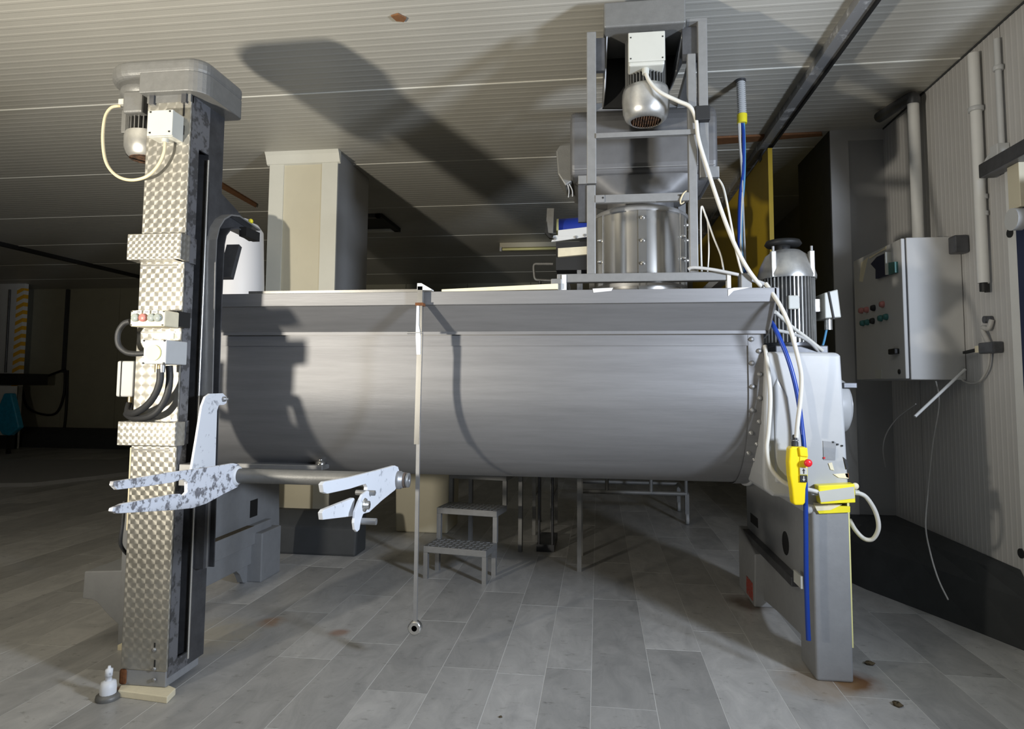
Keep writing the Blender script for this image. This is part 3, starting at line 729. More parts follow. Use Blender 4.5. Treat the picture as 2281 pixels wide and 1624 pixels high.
# lower frame
zt0, zt1 = fz_(628), fz_(609)
base = MB()
build(MB().box(fx_(1241, 615), fx_(1626, 615), TY - 0.02, TY + 0.03, zt0, zt1), 'base_beam', 'frame_steel', tw, bevel=0.004)
build(MB().box(fx_(1241, 615), fx_(1626, 615), TB - 0.03, TB + 0.02, zt0, zt1), 'base_beam', 'frame_steel', tw, bevel=0.004)
build(MB().box(fx_(1241, 615) - 0.0, fx_(1241, 615) + 0.05, TY + 0.03, TB - 0.03, zt0, zt1), 'base_beam', 'frame_steel', tw)
build(MB().box(fx_(1626, 615) - 0.05, fx_(1626, 615), TY + 0.03, TB - 0.03, zt0, zt1), 'base_beam', 'frame_steel', tw)
for (a, b, c) in ((1228, 1252, 620), (1648, 1672, 614)):
    build(MB().box(fx_(a, 630), fx_(b, 630), TY - 0.03, TY + 0.05, rimT, fz_(c)), 'foot_block', 'frame_steel', tw, bevel=0.004)
build(MB().box(fx_(1252, 630), fx_(1262, 630), TY - 0.026, TY + 0.02, rimT, zt1 - 0.005), 'foot_plate', 'white_paint', tw)
build(MB().box(fx_(1618, 630), fx_(1626, 630), TY - 0.026, TY + 0.02, rimT, zt1 - 0.01), 'foot_plate', 'white_paint', tw)
xl0, xl1 = fx_(1307, 520), fx_(1327, 520)
xr0, xr1 = fx_(1536, 500), fx_(1555, 500)
build(MB().box(xl0, xl1, TY, TY + pw, zt1, fz_(408)), 'lower_post', 'frame_steel', tw, bevel=0.004)
build(MB().box(xr0, xr1, TY, TY + pw, zt1, fz_(125)), 'lower_post', 'frame_steel', tw, bevel=0.004)
build(MB().box(xl0, xl1, TB - pw, TB, zt1, fz_(408)), 'lower_post', 'frame_steel', tw)
build(MB().box(xr0, xr1, TB - pw, TB, zt1, fz_(408)), 'lower_post', 'frame_steel', tw)
build(MB().box(xl1, xr0, TY + 0.002, TY + 0.03, fz_(449), fz_(431)), 'cross_beam', 'frame_steel', tw, bevel=0.002)
build(MB().box(xl1 - 0.001, xl1 + 0.045, TY - 0.004, TY + 0.002, fz_(448), fz_(432)), 'joint_plate', 'steel', tw)
for (px, py) in ((1343, 441), (1515, 435)):
    p = at(px, py, TY); build(MB().cyl((p.x, TY - 0.006, p.z), (p.x, TY - 0.001, p.z), 0.005, 8), 'bolt_hole', 'black', tw)
# upper frame
ul0, ul1 = fx_(1307, 200), fx_(1328, 200)
ur0, ur1 = fx_(1556, 200), fx_(1577, 200)
ztop = fz_(64)
build(MB().box(ul0, ul1, TY - 0.004, TY + pw, fz_(405), ztop), 'upper_post', 'frame_steel', tw, bevel=0.004)
build(MB().box(ur0, ur1, TY - 0.004, TY + pw, fz_(400), fz_(52)), 'upper_post', 'frame_steel', tw, bevel=0.004)
build(MB().box(ul0, ul1, TB - pw, TB, fz_(405), ztop), 'upper_post', 'frame_steel', tw)
build(MB().box(ur0, ur1, TB - pw, TB, fz_(400), ztop), 'upper_post', 'frame_steel', tw)
build(MB().box(ul1 - 0.002, ur0 - 0.004, TY - 0.012, TY + 0.018, fz_(305), fz_(294)), 'cross_bar', 'frame_steel', tw, bevel=0.002)
build(MB().box(ul0, ul1, TY + pw, TB, ztop - 0.05, ztop), 'top_beam', 'frame_steel', tw)
build(MB().box(ur0, ur1, TY + pw, TB, ztop - 0.05, ztop), 'top_beam', 'frame_steel', tw)
build(MB().box(ul1, ur0, TB - pw, TB, ztop - 0.05, ztop), 'top_beam', 'frame_steel', tw)
build(MB().box(fx_(1530, 55), ur1 + 0.0, TY - 0.005, TY + 0.05, fz_(56), fz_(50)), 'top_plate', 'frame_steel', tw)
build(MB().box(ul0 - 0.045, ul0 + 0.005, TY + 0.0, TY + 0.04, fz_(405), fz_(386)), 'lug', 'frame_steel', tw, bevel=0.003)
build(MB().box(ur1 - 0.005, ur1 + 0.05, TY + 0.0, TY + 0.04, fz_(400), fz_(376)), 'lug', 'frame_steel', tw, bevel=0.003)
build(MB().box(ul0 - 0.045, ul0 - 0.0, TY + 0.01, TY + 0.03, fz_(490), fz_(406)), 'inner_leg', 'dark_steel', tw)
build(MB().box(ul1, ul1 + 0.045, TY + 0.03, TY + 0.06, fz_(146), fz_(72)), 'gusset', 'dark_steel', tw)
build(MB().box(xr0 - 0.02, ur0, TY + 0.03, TY + 0.06, fz_(135), fz_(60)), 'gusset', 'dark_steel', tw)
# gear casing on the top and dark motor bracket
build(MB().box(fx_(1345, 30), fx_(1526, 30), TY - 0.03, 3.95, fz_(63), min(fz_(7), CEIL - 0.03)), 'gear_casing', 'cast_grey', tw, bevel=0.008)
bkY = 3.62
bk = [at(a, b, bkY) for a, b in ((1350, 70), (1522, 70), (1520, 140), (1490, 205), (1478, 240), (1342, 240))]
bko = build(MB().prism([(p.x, p.z) for p in bk], 'Y', bkY, bkY + 0.02), 'motor_bracket', 'black', tw)
for (a, b, c, d) in ((1352, 66, 1343, 238), (1522, 66, 1488, 206)):
    p, q = at(a, b, TY + 0.06), at(c, d, bkY - 0.02)
    P = [at(a, b, TY + 0.05), at(a, b, bkY), at(c, d, bkY), at(a + (c - a) * .55, b + (d - b) * .75, TY + 0.18)]
    mbq = MB(); mbq.add([v + Vector((dx, 0, 0)) for dx in (-0.006, 0.006) for v in P], [(0, 1, 2, 3), (7, 6, 5, 4), (0, 4, 5, 1), (1, 5, 6, 2), (2, 6, 7, 3), (3, 7, 4, 0)])
    build(mbq, 'bracket_cheek', 'dark_steel', bko)
    build(MB().tube([P[0], P[3], P[2]], 0.006, 6), 'cheek_edge', 'steel', bko)
# motor
MY = 3.47
mo = at(1438, 180, MY); mox = mo.x
r_f = (at(1484, 180, MY).x - at(1393, 180, MY).x) / 2
r_c = (at(1486, 240, MY).x - at(1381, 240, MY).x) / 2
zc0, zc1 = at(1434, 273, MY).z, at(1438, 203, MY).z
ztm = at(1438, 70, MY).z
tm = build(MB().cyl((mox, MY, zc1 - 0.01), (mox, MY, ztm), r_f - 0.016, 28), 'motor', 'dark_steel', tw)
fm2 = pmesh(MB().box(-0.0022, 0.0022, r_f - 0.022, r_f, 0, ztm - zc1 - 0.05), 'fin', 'cast_grey')
for i in range(36): inst(fm2, 'fin', tm, (mox, MY, zc1), (0, 0, 2 * math.pi * i / 36))
fco = build(MB().lathe((mox, MY, 0), [(r_f - 0.01, zc1 + 0.015), (r_c - 0.006, zc1 + 0.004), (r_c, zc1 - 0.02), (r_c + 0.002, zc1 - 0.06), (r_c - 0.003, zc0 + 0.05), (r_c - 0.015, zc0 + 0.018), (0.085, zc0), (0.080, zc0 + 0.006)], 36, cap=False), 'fan_cover', 'aluminium', tm)
build(MB().cyl((mox, MY, zc0 + 0.014), (mox, MY, zc0 + 0.018), 0.092, 24), 'fan', 'rust_grille', tm)
gb = pmesh(MB().box(-0.0025, 0.0025, -1, 1, -0.002, 0.002), 'grille_bar', 'rust_grille')
for i in range(-5, 6):
    x = i * 0.013; L_ = math.sqrt(max(0.0001, 0.081 ** 2 - x * x))
    o = inst(gb, 'grille_bar', tm, (mox + x, MY, zc0 + 0.004)); o.scale = (1, L_, 1)
jb = build(MB().box(fx_(1400, 112), fx_(1480, 112), TY - 0.01, MY - 0.06, fz_(148), fz_(78)), 'junction_box', 'white_plastic', tm, bevel=0.008)
build(MB().box(fx_(1400, 112) - 0.002, fx_(1480, 112) + 0.002, TY - 0.022, TY - 0.008, fz_(141), fz_(76)), 'box_lid', 'white_plastic', jb, bevel=0.004)
for (px, py) in ((1405, 80), (1476, 77), (1405, 127), (1476, 124)):
    p = at(px, py + 4, TY - 0.022); build(MB().cyl((p.x, TY - 0.024, p.z), (p.x, TY - 0.018, p.z), 0.004, 8), 'screw', 'black', jb)
pg = at(1438, 150, TY + 0.03)
build(MB().cyl((pg.x, TY + 0.03, fz_(160)), (pg.x, TY + 0.03, fz_(146)), 0.019, 12), 'gland', 'white_plastic', jb)
# drum
DY = 3.86
dx0, dx1 = at(1271, 330, 3.7).x, at(1594, 330, 3.7).x
dzt, dzb = at(1432, 241, 3.72).z, at(1432, 390, 3.66).z
dprof = [(3.645, dzb), (3.625, dzb + 0.06)] + [(3.625 + 0.14 * (1 - math.cos(a * math.pi / 12)), dzt - 0.14 + 0.14 * math.sin(a * math.pi / 12)) for a in range(0, 7)] + [(4.10, dzt), (4.20, dzt - 0.05), (4.23, dzt - 0.15), (4.23, dzb)]
drum = build(MB().prism(dprof, 'X', dx0, dx1), 'drum', 'drum_steel', tw, bevel=0.025, seg=3)
nz_, rn = at(1432, 432, 3.62).z, 0.19
dcx = (dx0 + dx1) / 2 + 0.0; ncx = at(1428, 440, 3.72).x; ncy = 3.80
rec = []; cir = []
NN = 48
for k in range(NN):
    a = 2 * math.pi * k / NN; ca, sa = math.cos(a), math.sin(a); t = 1 / max(abs(ca), abs(sa))
    rr_ = min(t, 1.22)
    rec.append((dcx + ca * rr_ * (dx1 - dx0 - 0.05) / 2, 3.935 + sa * rr_ * 0.28, dzb + 0.004))
    cir.append((ncx + ca * rn, ncy + sa * rn, nz_))
mid = [(p[0] * .45 + q[0] * .55, p[1] * .45 + q[1] * .55, p[2] * .25 + q[2] * .75) for p, q in zip(rec, cir)]
neck = [(p[0], p[1], at(1432, 470, 3.6).z) for p in cir]
mbd = MB(); mbd.add(rec + mid + cir + neck, [(l * NN + k, l * NN + (k + 1) % NN, (l + 1) * NN + (k + 1) % NN, (l + 1) * NN + k) for l in range(3) for k in range(NN)], True)
build(mbd, 'drum_bottom', 'drum_steel', drum)
sz_ = at(1432, 372, 3.625).z
build(MB().box(dx0 + 0.02, dx1 - 0.02, 3.621, 3.63, sz_ - 0.002, sz_ + 0.002), 'drum_seam', 'steel', drum)
zd = lambda py: at(1432, py, DY).z
ps = at(1258, 375, DY)
sg = build(MB().prism([(at(1242, 0, DY).x, zd(345)), (at(1250, 0, DY).x, zd(332)), (at(1276, 0, DY).x, zd(330)), (at(1276, 0, DY).x, zd(412)), (at(1262, 0, DY).x, zd(422)), (at(1246, 0, DY).x, zd(395))], 'Y', DY - 0.12, DY + 0.12), 'side_guard', 'cast_grey', tw, bevel=0.008)
for k, (a, b) in enumerate((((1262, 405), (1266, 440)), ((1268, 410), (1275, 438)))):
    build(MB().tube([at(*a, DY - 0.11), at((a[0] + b[0]) / 2 + 3, (a[1] + b[1]) / 2, DY - 0.11), at(*b, DY - 0.11)], 0.003, 6), 'loose_wire', 'cable_grey', sg)
# riveted cylinder
r_y = (at(1526, 540, 3.72).x - at(1322, 540, 3.72).x) / 2
cyx = at(1425, 540, 3.72).x; CYY = 3.74
zy = lambda py: at(1425, py, CYY - r_y).z
cyl = build(MB().cyl((cyx, CYY, zy(648)), (cyx, CYY, zy(468)), r_y, 48), 'riveted_cylinder', 'bright_steel', tw)
build(MB().lathe((cyx, CYY, 0), [(r_y + 0.012, zy(468)), (r_y + 0.014, zy(462)), (r_y - 0.01, zy(455)), (r_y - 0.04, zy(450))], 48), 'cylinder_collar', 'steel', cyl)
nutm = pmesh(MB().lathe((0, 0, 0), [(0.012, 0), (0.012, 0.004), (0.0095, 0.006), (0.0095, 0.012), (0.007, 0.018), (0.001, 0.021)], 10, axis='Y'), 'acorn_nut', 'bright_steel')
for a_deg, rows in ((0, (485, 536, 587)), (-58, (524, 573)), (58, (518, 568)), (83, (482, 518, 565))):
    a = R_(a_deg)
    for py in rows:
        z = zy(py)
        inst(nutm, 'acorn_nut', cyl, (cyx + math.sin(a) * (r_y + 0.004), CYY - math.cos(a) * (r_y + 0.004), z), (math.pi, 0, a))
    sa = a + R_(6 if a_deg < 0 else -6)
    for s_ in ((-0.03, 0.03) if a_deg == 0 else (0.0,)):
        pass
    sx_, sy_ = cyx + math.sin(a) * (r_y + 0.002), CYY - math.cos(a) * (r_y + 0.002)
    t_ = Vector((math.cos(a), math.sin(a), 0)); n_ = Vector((math.sin(a), -math.cos(a), 0))
    build(MB().obox((sx_, sy_, (zy(648) + zy(468)) / 2), t_, n_, (0, 0, 1), 0.022, 0.003, (zy(468) - zy(648)) / 2), 'lap_strip', 'bright_steel', cyl)
build(MB().lathe((cyx, CYY, 0), [(r_y + 0.006, zy(636)), (r_y + 0.006, zy(628))], 40, cap=False), 'base_band', 'steel', cyl)

# ---- cables on and around the tower
def cable(name, pts, r, m, label, cat='cable', sub=8, n=8, group=None):
    P = [at(*p) for p in pts]
    return tag(build(MB().tube(P, r, n, sub), name, m), label, cat, group)
cable('power_cable', [(1438, 158, TY + 0.03), (1446, 180, TY + 0.01), (1470, 205, TY - 0.01), (1510, 225, TY - 0.02), (1537, 238, TY - 0.03), (1550, 265, TY - 0.03), (1556, 310, TY - 0.03), (1574, 370, TY - 0.03), (1600, 450, TY - 0.04), (1630, 530, TY - 0.05), (1660, 590, TY - 0.06), (1690, 632, TY - 0.03), (1706, 648, TY + 0.1)], 0.0105, 'cable_white',
      'thick white cable from the tower motor down along the frame')
blk = build(MB().box(fx_(1546, 266), fx_(1579, 266), TY - 0.045, TY + pw + 0.006, fz_(280), fz_(249)), 'cable_tape', 'black', bevel=0.004)
tag(blk, 'black tape band holding the white cable to the tower frame', 'tape')
cable('thin_cable', [(1600, 398, TY + 0.05), (1612, 420, TY + 0.03), (1625, 480, TY + 0.02), (1640, 560, TY), (1653, 610, TY)], 0.0055, 'cable_white', 'thin white cable hanging from the right lug of the tower')
cable('thin_cable', [(1563, 606, TY + 0.03), (1561, 530, TY + 0.02), (1562, 462, TY + 0.02), (1572, 480, TY + 0.02), (1590, 530, TY + 0.02), (1606, 570, TY + 0.02), (1612, 606, TY + 0.03)], 0.005, 'cable_white', 'thin white wire looped beside the riveted cylinder')
cable('thin_cable', [(1576, 605, TY + 0.06), (1579, 560, TY + 0.05), (1577, 500, TY + 0.04), (1570, 478, TY + 0.03)], 0.004, 'cable_white', 'thin white wire inside the loop beside the riveted cylinder')
cable('thin_cable', [(1530, 425, TY + 0.02), (1522, 432, TY), (1516, 446, TY - 0.006), (1517, 454, TY - 0.002), (1524, 450, TY + 0.03)], 0.004, 'cable_cream', 'short cream wire curl at the cross beam of the tower')
cable('grey_cable', [(1533, 600, TY - 0.035), (1545, 596, TY - 0.04), (1590, 601, TY - 0.04), (1645, 612, TY - 0.035)], 0.0085, 'cable_grey', 'grey cable lying on the base beam of the tower')
cable('grey_cable', [(1672, 622, TY), (1700, 632, TY + 0.12)], 0.011, 'cable_grey', 'short grey cable end beside the tower foot block')
# conduit from the ceiling with its wires
cq = onz(1650, 178, CEIL)
cd = thing('conduit', 'grey flexible conduit with yellow tape hanging from the ceiling', 'conduit', (cq.x, cq.y, at(1653, 275, cq.y).z))
cp0, cp1 = at(1650, 180, cq.y), at(1653, 255, cq.y)
mbc = MB()
for i in range(17):
    p = cp0.lerp(cp1, i / 17); q2 = cp0.lerp(cp1, (i + 0.6) / 17); q3 = cp0.lerp(cp1, (i + 1) / 17)
    mbc.cyl(p, q2, 0.030, 14, caps=False); mbc.cyl(q2, q3, 0.027, 14, caps=False)
build(mbc, 'hose', 'grey_plastic', cd)
build(MB().cyl((cp0.x, cp0.y, cp0.z - 0.01), (cp0.x, cp0.y, CEIL), 0.034, 16), 'collar', 'dark_steel', cd)
build(MB().cyl(cp1, at(1653, 275, cq.y), 0.033, 14), 'tape_wrap', 'yellow_tape', cd)
YW = cq.y
for nm, pts, r, m_, lb_ in (
    ('blue_wire', [(1652, 272, YW), (1656, 300, YW), (1655, 380, YW), (1648, 440, YW), (1646, 520, YW - .1), (1650, 570, YW - .2), (1662, 606, YW - .3)], 0.011, 'blue_cable', 'dark blue wire dropping out of the ceiling conduit'),
    ('light_blue_wire', [(1657, 272, YW), (1659, 330, YW), (1658, 400, YW), (1653, 470, YW), (1652, 540, YW - .1), (1657, 606, YW - .3)], 0.007, 'light_blue', 'light blue wire dropping out of the ceiling conduit'),
    ('white_wire', [(1648, 272, YW), (1649, 330, YW), (1655, 380, YW), (1653, 440, YW), (1649, 520, YW - .1), (1653, 606, YW - .3)], 0.008, 'cable_white', 'white wire dropping out of the ceiling conduit'),
    ('grey_wire', [(1645, 272, YW), (1647, 310, YW), (1653, 400, YW), (1656, 480, YW), (1659, 560, YW - .1), (1661, 606, YW - .3)], 0.007, 'cable_grey', 'grey wire dropping out of the ceiling conduit')):
    cable(nm, pts, r, m_, lb_, 'wire')

# ---- cables at the right end of the trough
cable('pendant_cable', [(1706, 632, 3.3), (1735, 676, 3.22), (1752, 710, 3.2), (1764, 745, 3.2), (1778, 800, 3.22), (1785, 840, 3.24), (1783, 890, 3.25), (1777, 940, 3.25), (1774, 975, 3.25)], 0.0105, 'cable_white', 'white cable hanging down to the yellow pendant control')
cable('blue_hose', [(1716, 715, 3.42), (1728, 735, 3.36), (1750, 785, 3.33), (1766, 835, 3.32), (1778, 890, 3.32), (1786, 950, 3.32), (1791, 1000, 3.31), (1794, 1080, 3.30), (1795, 1160, 3.30), (1796, 1280, 3.30), (1799, 1380, 3.30), (1801, 1426, 3.30)], 0.0115, 'blue_cable', 'long dark blue hose hanging beside the right leg', 'hose')
cable('grey_cable', [(1727, 695, 3.40), (1760, 725, 3.6), (1800, 755, 3.72), (1832, 781, 3.78)], 0.010, 'cable_white', 'upper white cable running to the drive motor base')
cable('grey_cable', [(1727, 735, 3.45), (1770, 745, 3.6), (1800, 760, 3.7), (1822, 781, 3.78)], 0.009, 'cable_grey', 'lower grey cable running to the drive motor base')
cable('long_cable', [(1704, 770, 3.42), (1712, 830, 3.36), (1716, 890, 3.35), (1712, 960, 3.35), (1708, 1000, 3.35), (1716, 1040, 3.35), (1740, 1070, 3.34), (1768, 1084, 3.34), (1806, 1092, 3.33), (1822, 1096, 3.33)], 0.0105, 'cable_white', 'white cable curving along the gear housing into the taped box')
# pendant control
PEY = 3.25
def pe(px, py): return at(px, py, PEY)
pn = thing('pendant_control', 'yellow pendant control with red stop button hanging by the gear housing', 'remote control', pe(1780, 1127))
fr_ = [pe(a, b) for a, b in ((1760, 997), (1777, 994), (1779, 1010), (1781, 1040), (1780, 1075), (1780, 1090), (1784, 1110), (1781, 1126), (1768, 1122), (1766, 1090), (1758, 1060), (1757, 1020))]
body = MB(); body.prism([(p.x, p.z) for p in [pe(a, b) for a, b in ((1759, 1000), (1764, 995), (1796, 996), (1800, 1004), (1800, 1060), (1798, 1075), (1795, 1090), (1794, 1120), (1790, 1126), (1770, 1126), (1767, 1120), (1764, 1090), (1759, 1060), (1757, 1030))]], 'Y', PEY, PEY + 0.06)
pb = build(body, 'body', 'yellow', pn, bevel=0.008, seg=3)
build(MB().prism([(p.x, p.z) for p in [pe(a, b) for a, b in ((1778, 996), (1797, 997), (1799, 1018), (1781, 1016))]], 'Y', PEY - 0.012, PEY + 0.01), 'hood', 'yellow', pn, bevel=0.004)
build(MB().prism([(p.x, p.z) for p in [pe(a, b) for a, b in ((1782, 1016), (1798, 1018), (1798, 1074), (1780, 1073))]], 'Y', PEY - 0.004, PEY + 0.01), 'button_plate', 'yellow_tape', pn)
pr0 = pe(1796, 1030)
build(MB().lathe((pr0.x, PEY - 0.035, pr0.z), [(0.006, -0.002), (0.016, 0.0), (0.019, 0.007), (0.017, 0.014), (0.010, 0.018), (0.010, 0.035)], 18, axis='Y'), 'stop_button', 'red', pn)
def arrow(cx, cz, s, up, y0, y1):
    d = 1 if up else -1
    return MB().prism([(cx - s * .18, cz - d * s), (cx + s * .18, cz - d * s), (cx + s * .18, cz + d * s * .1), (cx + s * .55, cz + d * s * .1), (cx, cz + d * s), (cx - s * .55, cz + d * s * .1), (cx - s * .18, cz + d * s * .1)], 'Y', y0, y1)
for (cyp, m1, m2, up) in ((1049, 'white_plastic', 'black', True), (1066, 'black', 'white_plastic', False)):
    c = pe(1789, cyp)
    b_ = build(MB().box(c.x - 0.0165, c.x + 0.0165, PEY - 0.009, PEY + 0.0, c.z - 0.0165, c.z + 0.0165), 'push_button', m1, pn, bevel=0.002)
    build(arrow(c.x, c.z, 0.012, up, PEY - 0.0105, PEY - 0.0085), 'arrow', m2, b_)
pt0, pt1 = pe(1775, 996), pe(1774, 970)
build(MB().lathe((pt0.x, PEY + 0.03, pt0.z), [(0.016, -0.004), (0.016, 0.02), (0.013, 0.022), (0.014, 0.03), (0.011, 0.034), (0.012, 0.05), (0.009, 0.056)], 12), 'cable_boot', 'rubber', pn)
build(MB().lathe((pt0.x, PEY + 0.03, pt0.z + 0.028), [(0.018, 0), (0.0185, 0.003), (0.0165, 0.003), (0.0165, 0)], 16, cap=False), 'clip_ring', 'steel', pn)
# taped junction box on the leg
TBY = 3.37
tbp = [at(a, b, TBY - 0.05) for a, b in ((1822, 1082), (1904, 1078), (1906, 1120), (1828, 1123))]
tj = thing('taped_box', 'small junction box wrapped in yellow and white tape on the right leg', 'junction box', at(1862, 1122, TBY - 0.02))
tjb = build(MB().prism([(p.x, p.z) for p in tbp], 'Y', TBY - 0.05, TBY + 0.008), 'box', 'yellow_tape', tj, bevel=0.004)
tq = [at(a, b, TBY - 0.052) for a, b in ((1823, 1095), (1902, 1084), (1904, 1110), (1829, 1119))]
build(MB().prism([(p.x, p.z) for p in tq], 'Y', TBY - 0.053, TBY - 0.047), 'white_tape', 'white_plastic', tj)
pg1 = at(1808, 1096, TBY - 0.02)
build(MB().cyl(pg1, at(1824, 1097, TBY - 0.02), 0.016, 12), 'gland', 'grey_plastic', tj)
build(MB().cyl(at(1903, 1097, TBY - 0.02), at(1913, 1098, TBY - 0.02), 0.013, 12), 'gland', 'white_plastic', tj)
build(MB().lathe(at(1905, 1083, TBY - 0.01), [(0.002, -0.004), (0.016, -0.004), (0.016, 0.004), (0.002, 0.004)], 14, axis='Y'), 'plug', 'beige', tj)
tst = [at(a, b, TBY) for a, b in ((1813, 1124), (1893, 1128), (1893, 1141), (1824, 1144))]
tag(build(MB().prism([(p.x, p.z) for p in tst], 'Y', TBY - 0.004, TBY + 0.009), 'tape_strip', 'yellow_tape'), 'yellow tape strip stuck on the right leg below the taped box', 'tape')
tst = [at(a, b, TBY - 0.005) for a, b in ((1812, 1120), (1876, 1124), (1850, 1136), (1820, 1138))]
tag(build(MB().prism([(p.x, p.z) for p in tst], 'Y', TBY - 0.006, TBY + 0.0), 'paper_strip', 'beige'), 'torn beige strip over the yellow tape on the right leg', 'tape')
cable('loop_cable', [(1911, 1098, TBY - .02), (1930, 1108, TBY), (1950, 1140, TBY + .03), (1957, 1175, TBY + .05), (1945, 1200, TBY + .08), (1925, 1200, TBY + .1), (1905, 1180, TBY + .12), (1893, 1158, TBY + .16)], 0.0105, 'cable_white', 'white cable looping out of the taped box past the right leg')

# ================================================================== LIFTING COLUMN
CX0, CX1 = -2.155, -1.928
CY0 = 2.80
lc = thing('lifting_column', 'tall steel lifting column with swirl-polished front, forks and top motor', 'lift', (-2.04, 2.95, 0.03))
zcol = lambda py: at(380, py, CY0).z
ZT = zcol(209)
build(MB().box(CX0, CX1, CY0, CY0 + 0.012, 0.10, ZT), 'front_cover', 'swirl_steel', lc, bevel=0.004)
build(MB().box(CX1 - 0.010, CX1, CY0 + 0.012, CY0 + 0.075, 0.07, ZT), 'side_flange', 'worn_steel', lc)
build(MB().box(CX0, CX0 + 0.010, CY0 + 0.012, CY0 + 0.28, 0.07, ZT), 'left_side', 'worn_steel', lc)
build(MB().box(CX0 + 0.01, CX1 - 0.10, CY0 + 0.012, CY0 + 0.27, 0.08, ZT - 0.01), 'inner_box', 'black', lc)
build(MB().box(CX0, CX1, CY0 + 0.155, CY0 + 0.28, 0.07, ZT), 'rear_post', 'dark_steel', lc)
build(MB().box(CX1 - 0.010, CX1, CY0 + 0.075, CY0 + 0.155, zcol(322), ZT), 'slot_head', 'worn_steel', lc)
build(MB().box(CX1 - 0.010, CX1, CY0 + 0.075, CY0 + 0.155, 0.07, 0.13), 'slot_foot', 'worn_steel', lc)
build(MB().cyl((CX1 + 0.001, CY0 + 0.152, 0.1), (CX1 + 0.001, CY0 + 0.152, zcol(335)), 0.007, 8), 'guide_edge', 'bright_steel', lc)
# guide track with curved top
TXa, TXb = CX1, CX1 + 0.055
def tp(px, py): p = onx(px, py, CX1 + 0.055); return (p.y, p.z)
tr_o = [tp(a, b) for a, b in ((462, 1265), (468, 1100), (474, 900), (479, 700), (482, 580), (484, 535), (490, 508), (501, 490), (516, 481), (534, 483), (556, 498), (580, 514))]
build(MB().strip(tr_o, 'X', TXa, TXb, 0.008), 'guide_track', 'steel', lc)
tr_i = [tp(a, b) for a, b in ((478, 1262), (483, 1100), (488, 900), (494, 700), (499, 580), (501, 545), (505, 525), (515, 512), (530, 510), (555, 522), (578, 537))]
build(MB().strip(tr_i, 'X', TXa, TXb, 0.008), 'guide_track', 'dark_steel', lc)
web = tr_o + tr_i[::-1]
build(MB().prism(web, 'X', TXa - 0.008, TXa), 'track_web', 'dark_steel', lc)
gus = [tp(a, b) for a, b in ((488, 405), (498, 412), (548, 468), (566, 492), (578, 513), (556, 498), (534, 483), (516, 481), (501, 490), (490, 508), (484, 535), (482, 580))]
build(MB().prism(gus, 'X', TXa - 0.012, TXa + 0.004), 'gusset_plate', 'dark_steel', lc)
build(MB().bar(onx(522, 548, TXb - 0.03), onx(503, 620, TXb - 0.03), 0.03, 0.07, up=(1, 0, 0)), 'strut', 'dark_steel', lc)
build(MB().box(TXb - 0.01, TXb + 0.03, tp(556, 0)[0], tp(582, 0)[0] + 0.02, tp(570, 540)[1], tp(570, 520)[1]), 'track_stop', 'black', lc)
ys_ = onx(566, 496, TXb)
build(MB().ball((TXb - 0.02, ys_.y, ys_.z + 0.008), 0.014, 8, 6), 'paint_dab', 'yellow_tape', lc)
build(MB().box(CX1 - 0.002, CX1 + 0.05, CY0 + 0.17, CY0 + 0.215, zcol(1290), zcol(1010)), 'rail_cover', 'dark_steel', lc)
# head cover (rounded L-shaped box)
HX0, HX1 = at(247, 210, 2.86).x, onx(512, 230, -1.84).x
hz0, hz1 = zcol(213), zcol(160)
def rarc(cx, cy, r, a0, a1, n=7): return [(cx + r * math.cos(R_(a0 + (a1 - a0) * k / n)), cy + r * math.sin(R_(a0 + (a1 - a0) * k / n))) for k in range(n + 1)]
hd = rarc(HX0 + 0.17, 2.925, 0.17, 180, 270) + rarc(CX1 - 0.01, 2.845, 0.09, 270, 360) + rarc(CX1 + 0.05, 3.09, 0.03, 0, 90, 3) + rarc(HX0 + 0.15, 2.97, 0.15, 90, 180)
hs1 = [p for p in hd]
build(MB().prism([(max(x, CX0 - 0.015), y) for x, y in hd if True], 'Z', hz0, hz0 + 0.10), 'head_skirt', 'cast_grey', lc, bevel=0.008, seg=2)
hc = build(MB().prism(hd, 'Z', hz0 + 0.085, hz1 + 0.05), 'head_cover', 'cast_grey', lc, bevel=0.035, seg=4)
build(MB().box(CX0 + 0.0, CX1 + 0.0, 2.795, 2.82, hz0 - 0.035, hz0 + 0.01), 'head_collar', 'cast_grey', lc)
for xx in (CX0 + 0.03, CX1 - 0.03): build(MB().box(xx - 0.012, xx + 0.012, 2.785, 2.80, hz0 - 0.045, hz0), 'clip', 'dark_steel', lc)
# head motor
hmx, hmy = HX0 + 0.135, 2.955
zz = lambda py: at(300, py, 2.9).z
mo2 = build(MB().cyl((hmx, hmy, zz(300)), (hmx, hmy, hz0 + 0.09), 0.072, 24), 'motor', 'dark_steel', lc)
fmm = pmesh(MB().box(-0.0025, 0.0025, 0.066, 0.094, zz(300) - hz0 + 0.0, 0.06), 'fin', 'cast_grey')
for i in range(28): inst(fmm, 'fin', mo2, (hmx, hmy, hz0), (0, 0, 2 * math.pi * i / 28))
build(MB().lathe((hmx, hmy, 0), [(0.125, hz0 + 0.088), (0.128, hz0 + 0.06), (0.115, hz0 + 0.045), (0.10, hz0 + 0.02)], 28), 'motor_flange', 'cast_grey', mo2)
build(MB().lathe((hmx, hmy, 0), [(0.096, zz(292)), (0.102, zz(300)), (0.100, zz(325)), (0.088, zz(342)), (0.076, zz(347))], 28), 'fan_cover', 'aluminium', mo2)
build(MB().cyl((hmx, hmy, zz(348)), (hmx, hmy, zz(346)), 0.075, 24), 'fan_grille', 'rust_grille', mo2)
build(MB().box(hmx - 0.045, hmx + 0.06, hmy - 0.125, hmy - 0.07, zz(264), zz(216)), 'terminal_box', 'cast_grey', mo2, bevel=0.01)
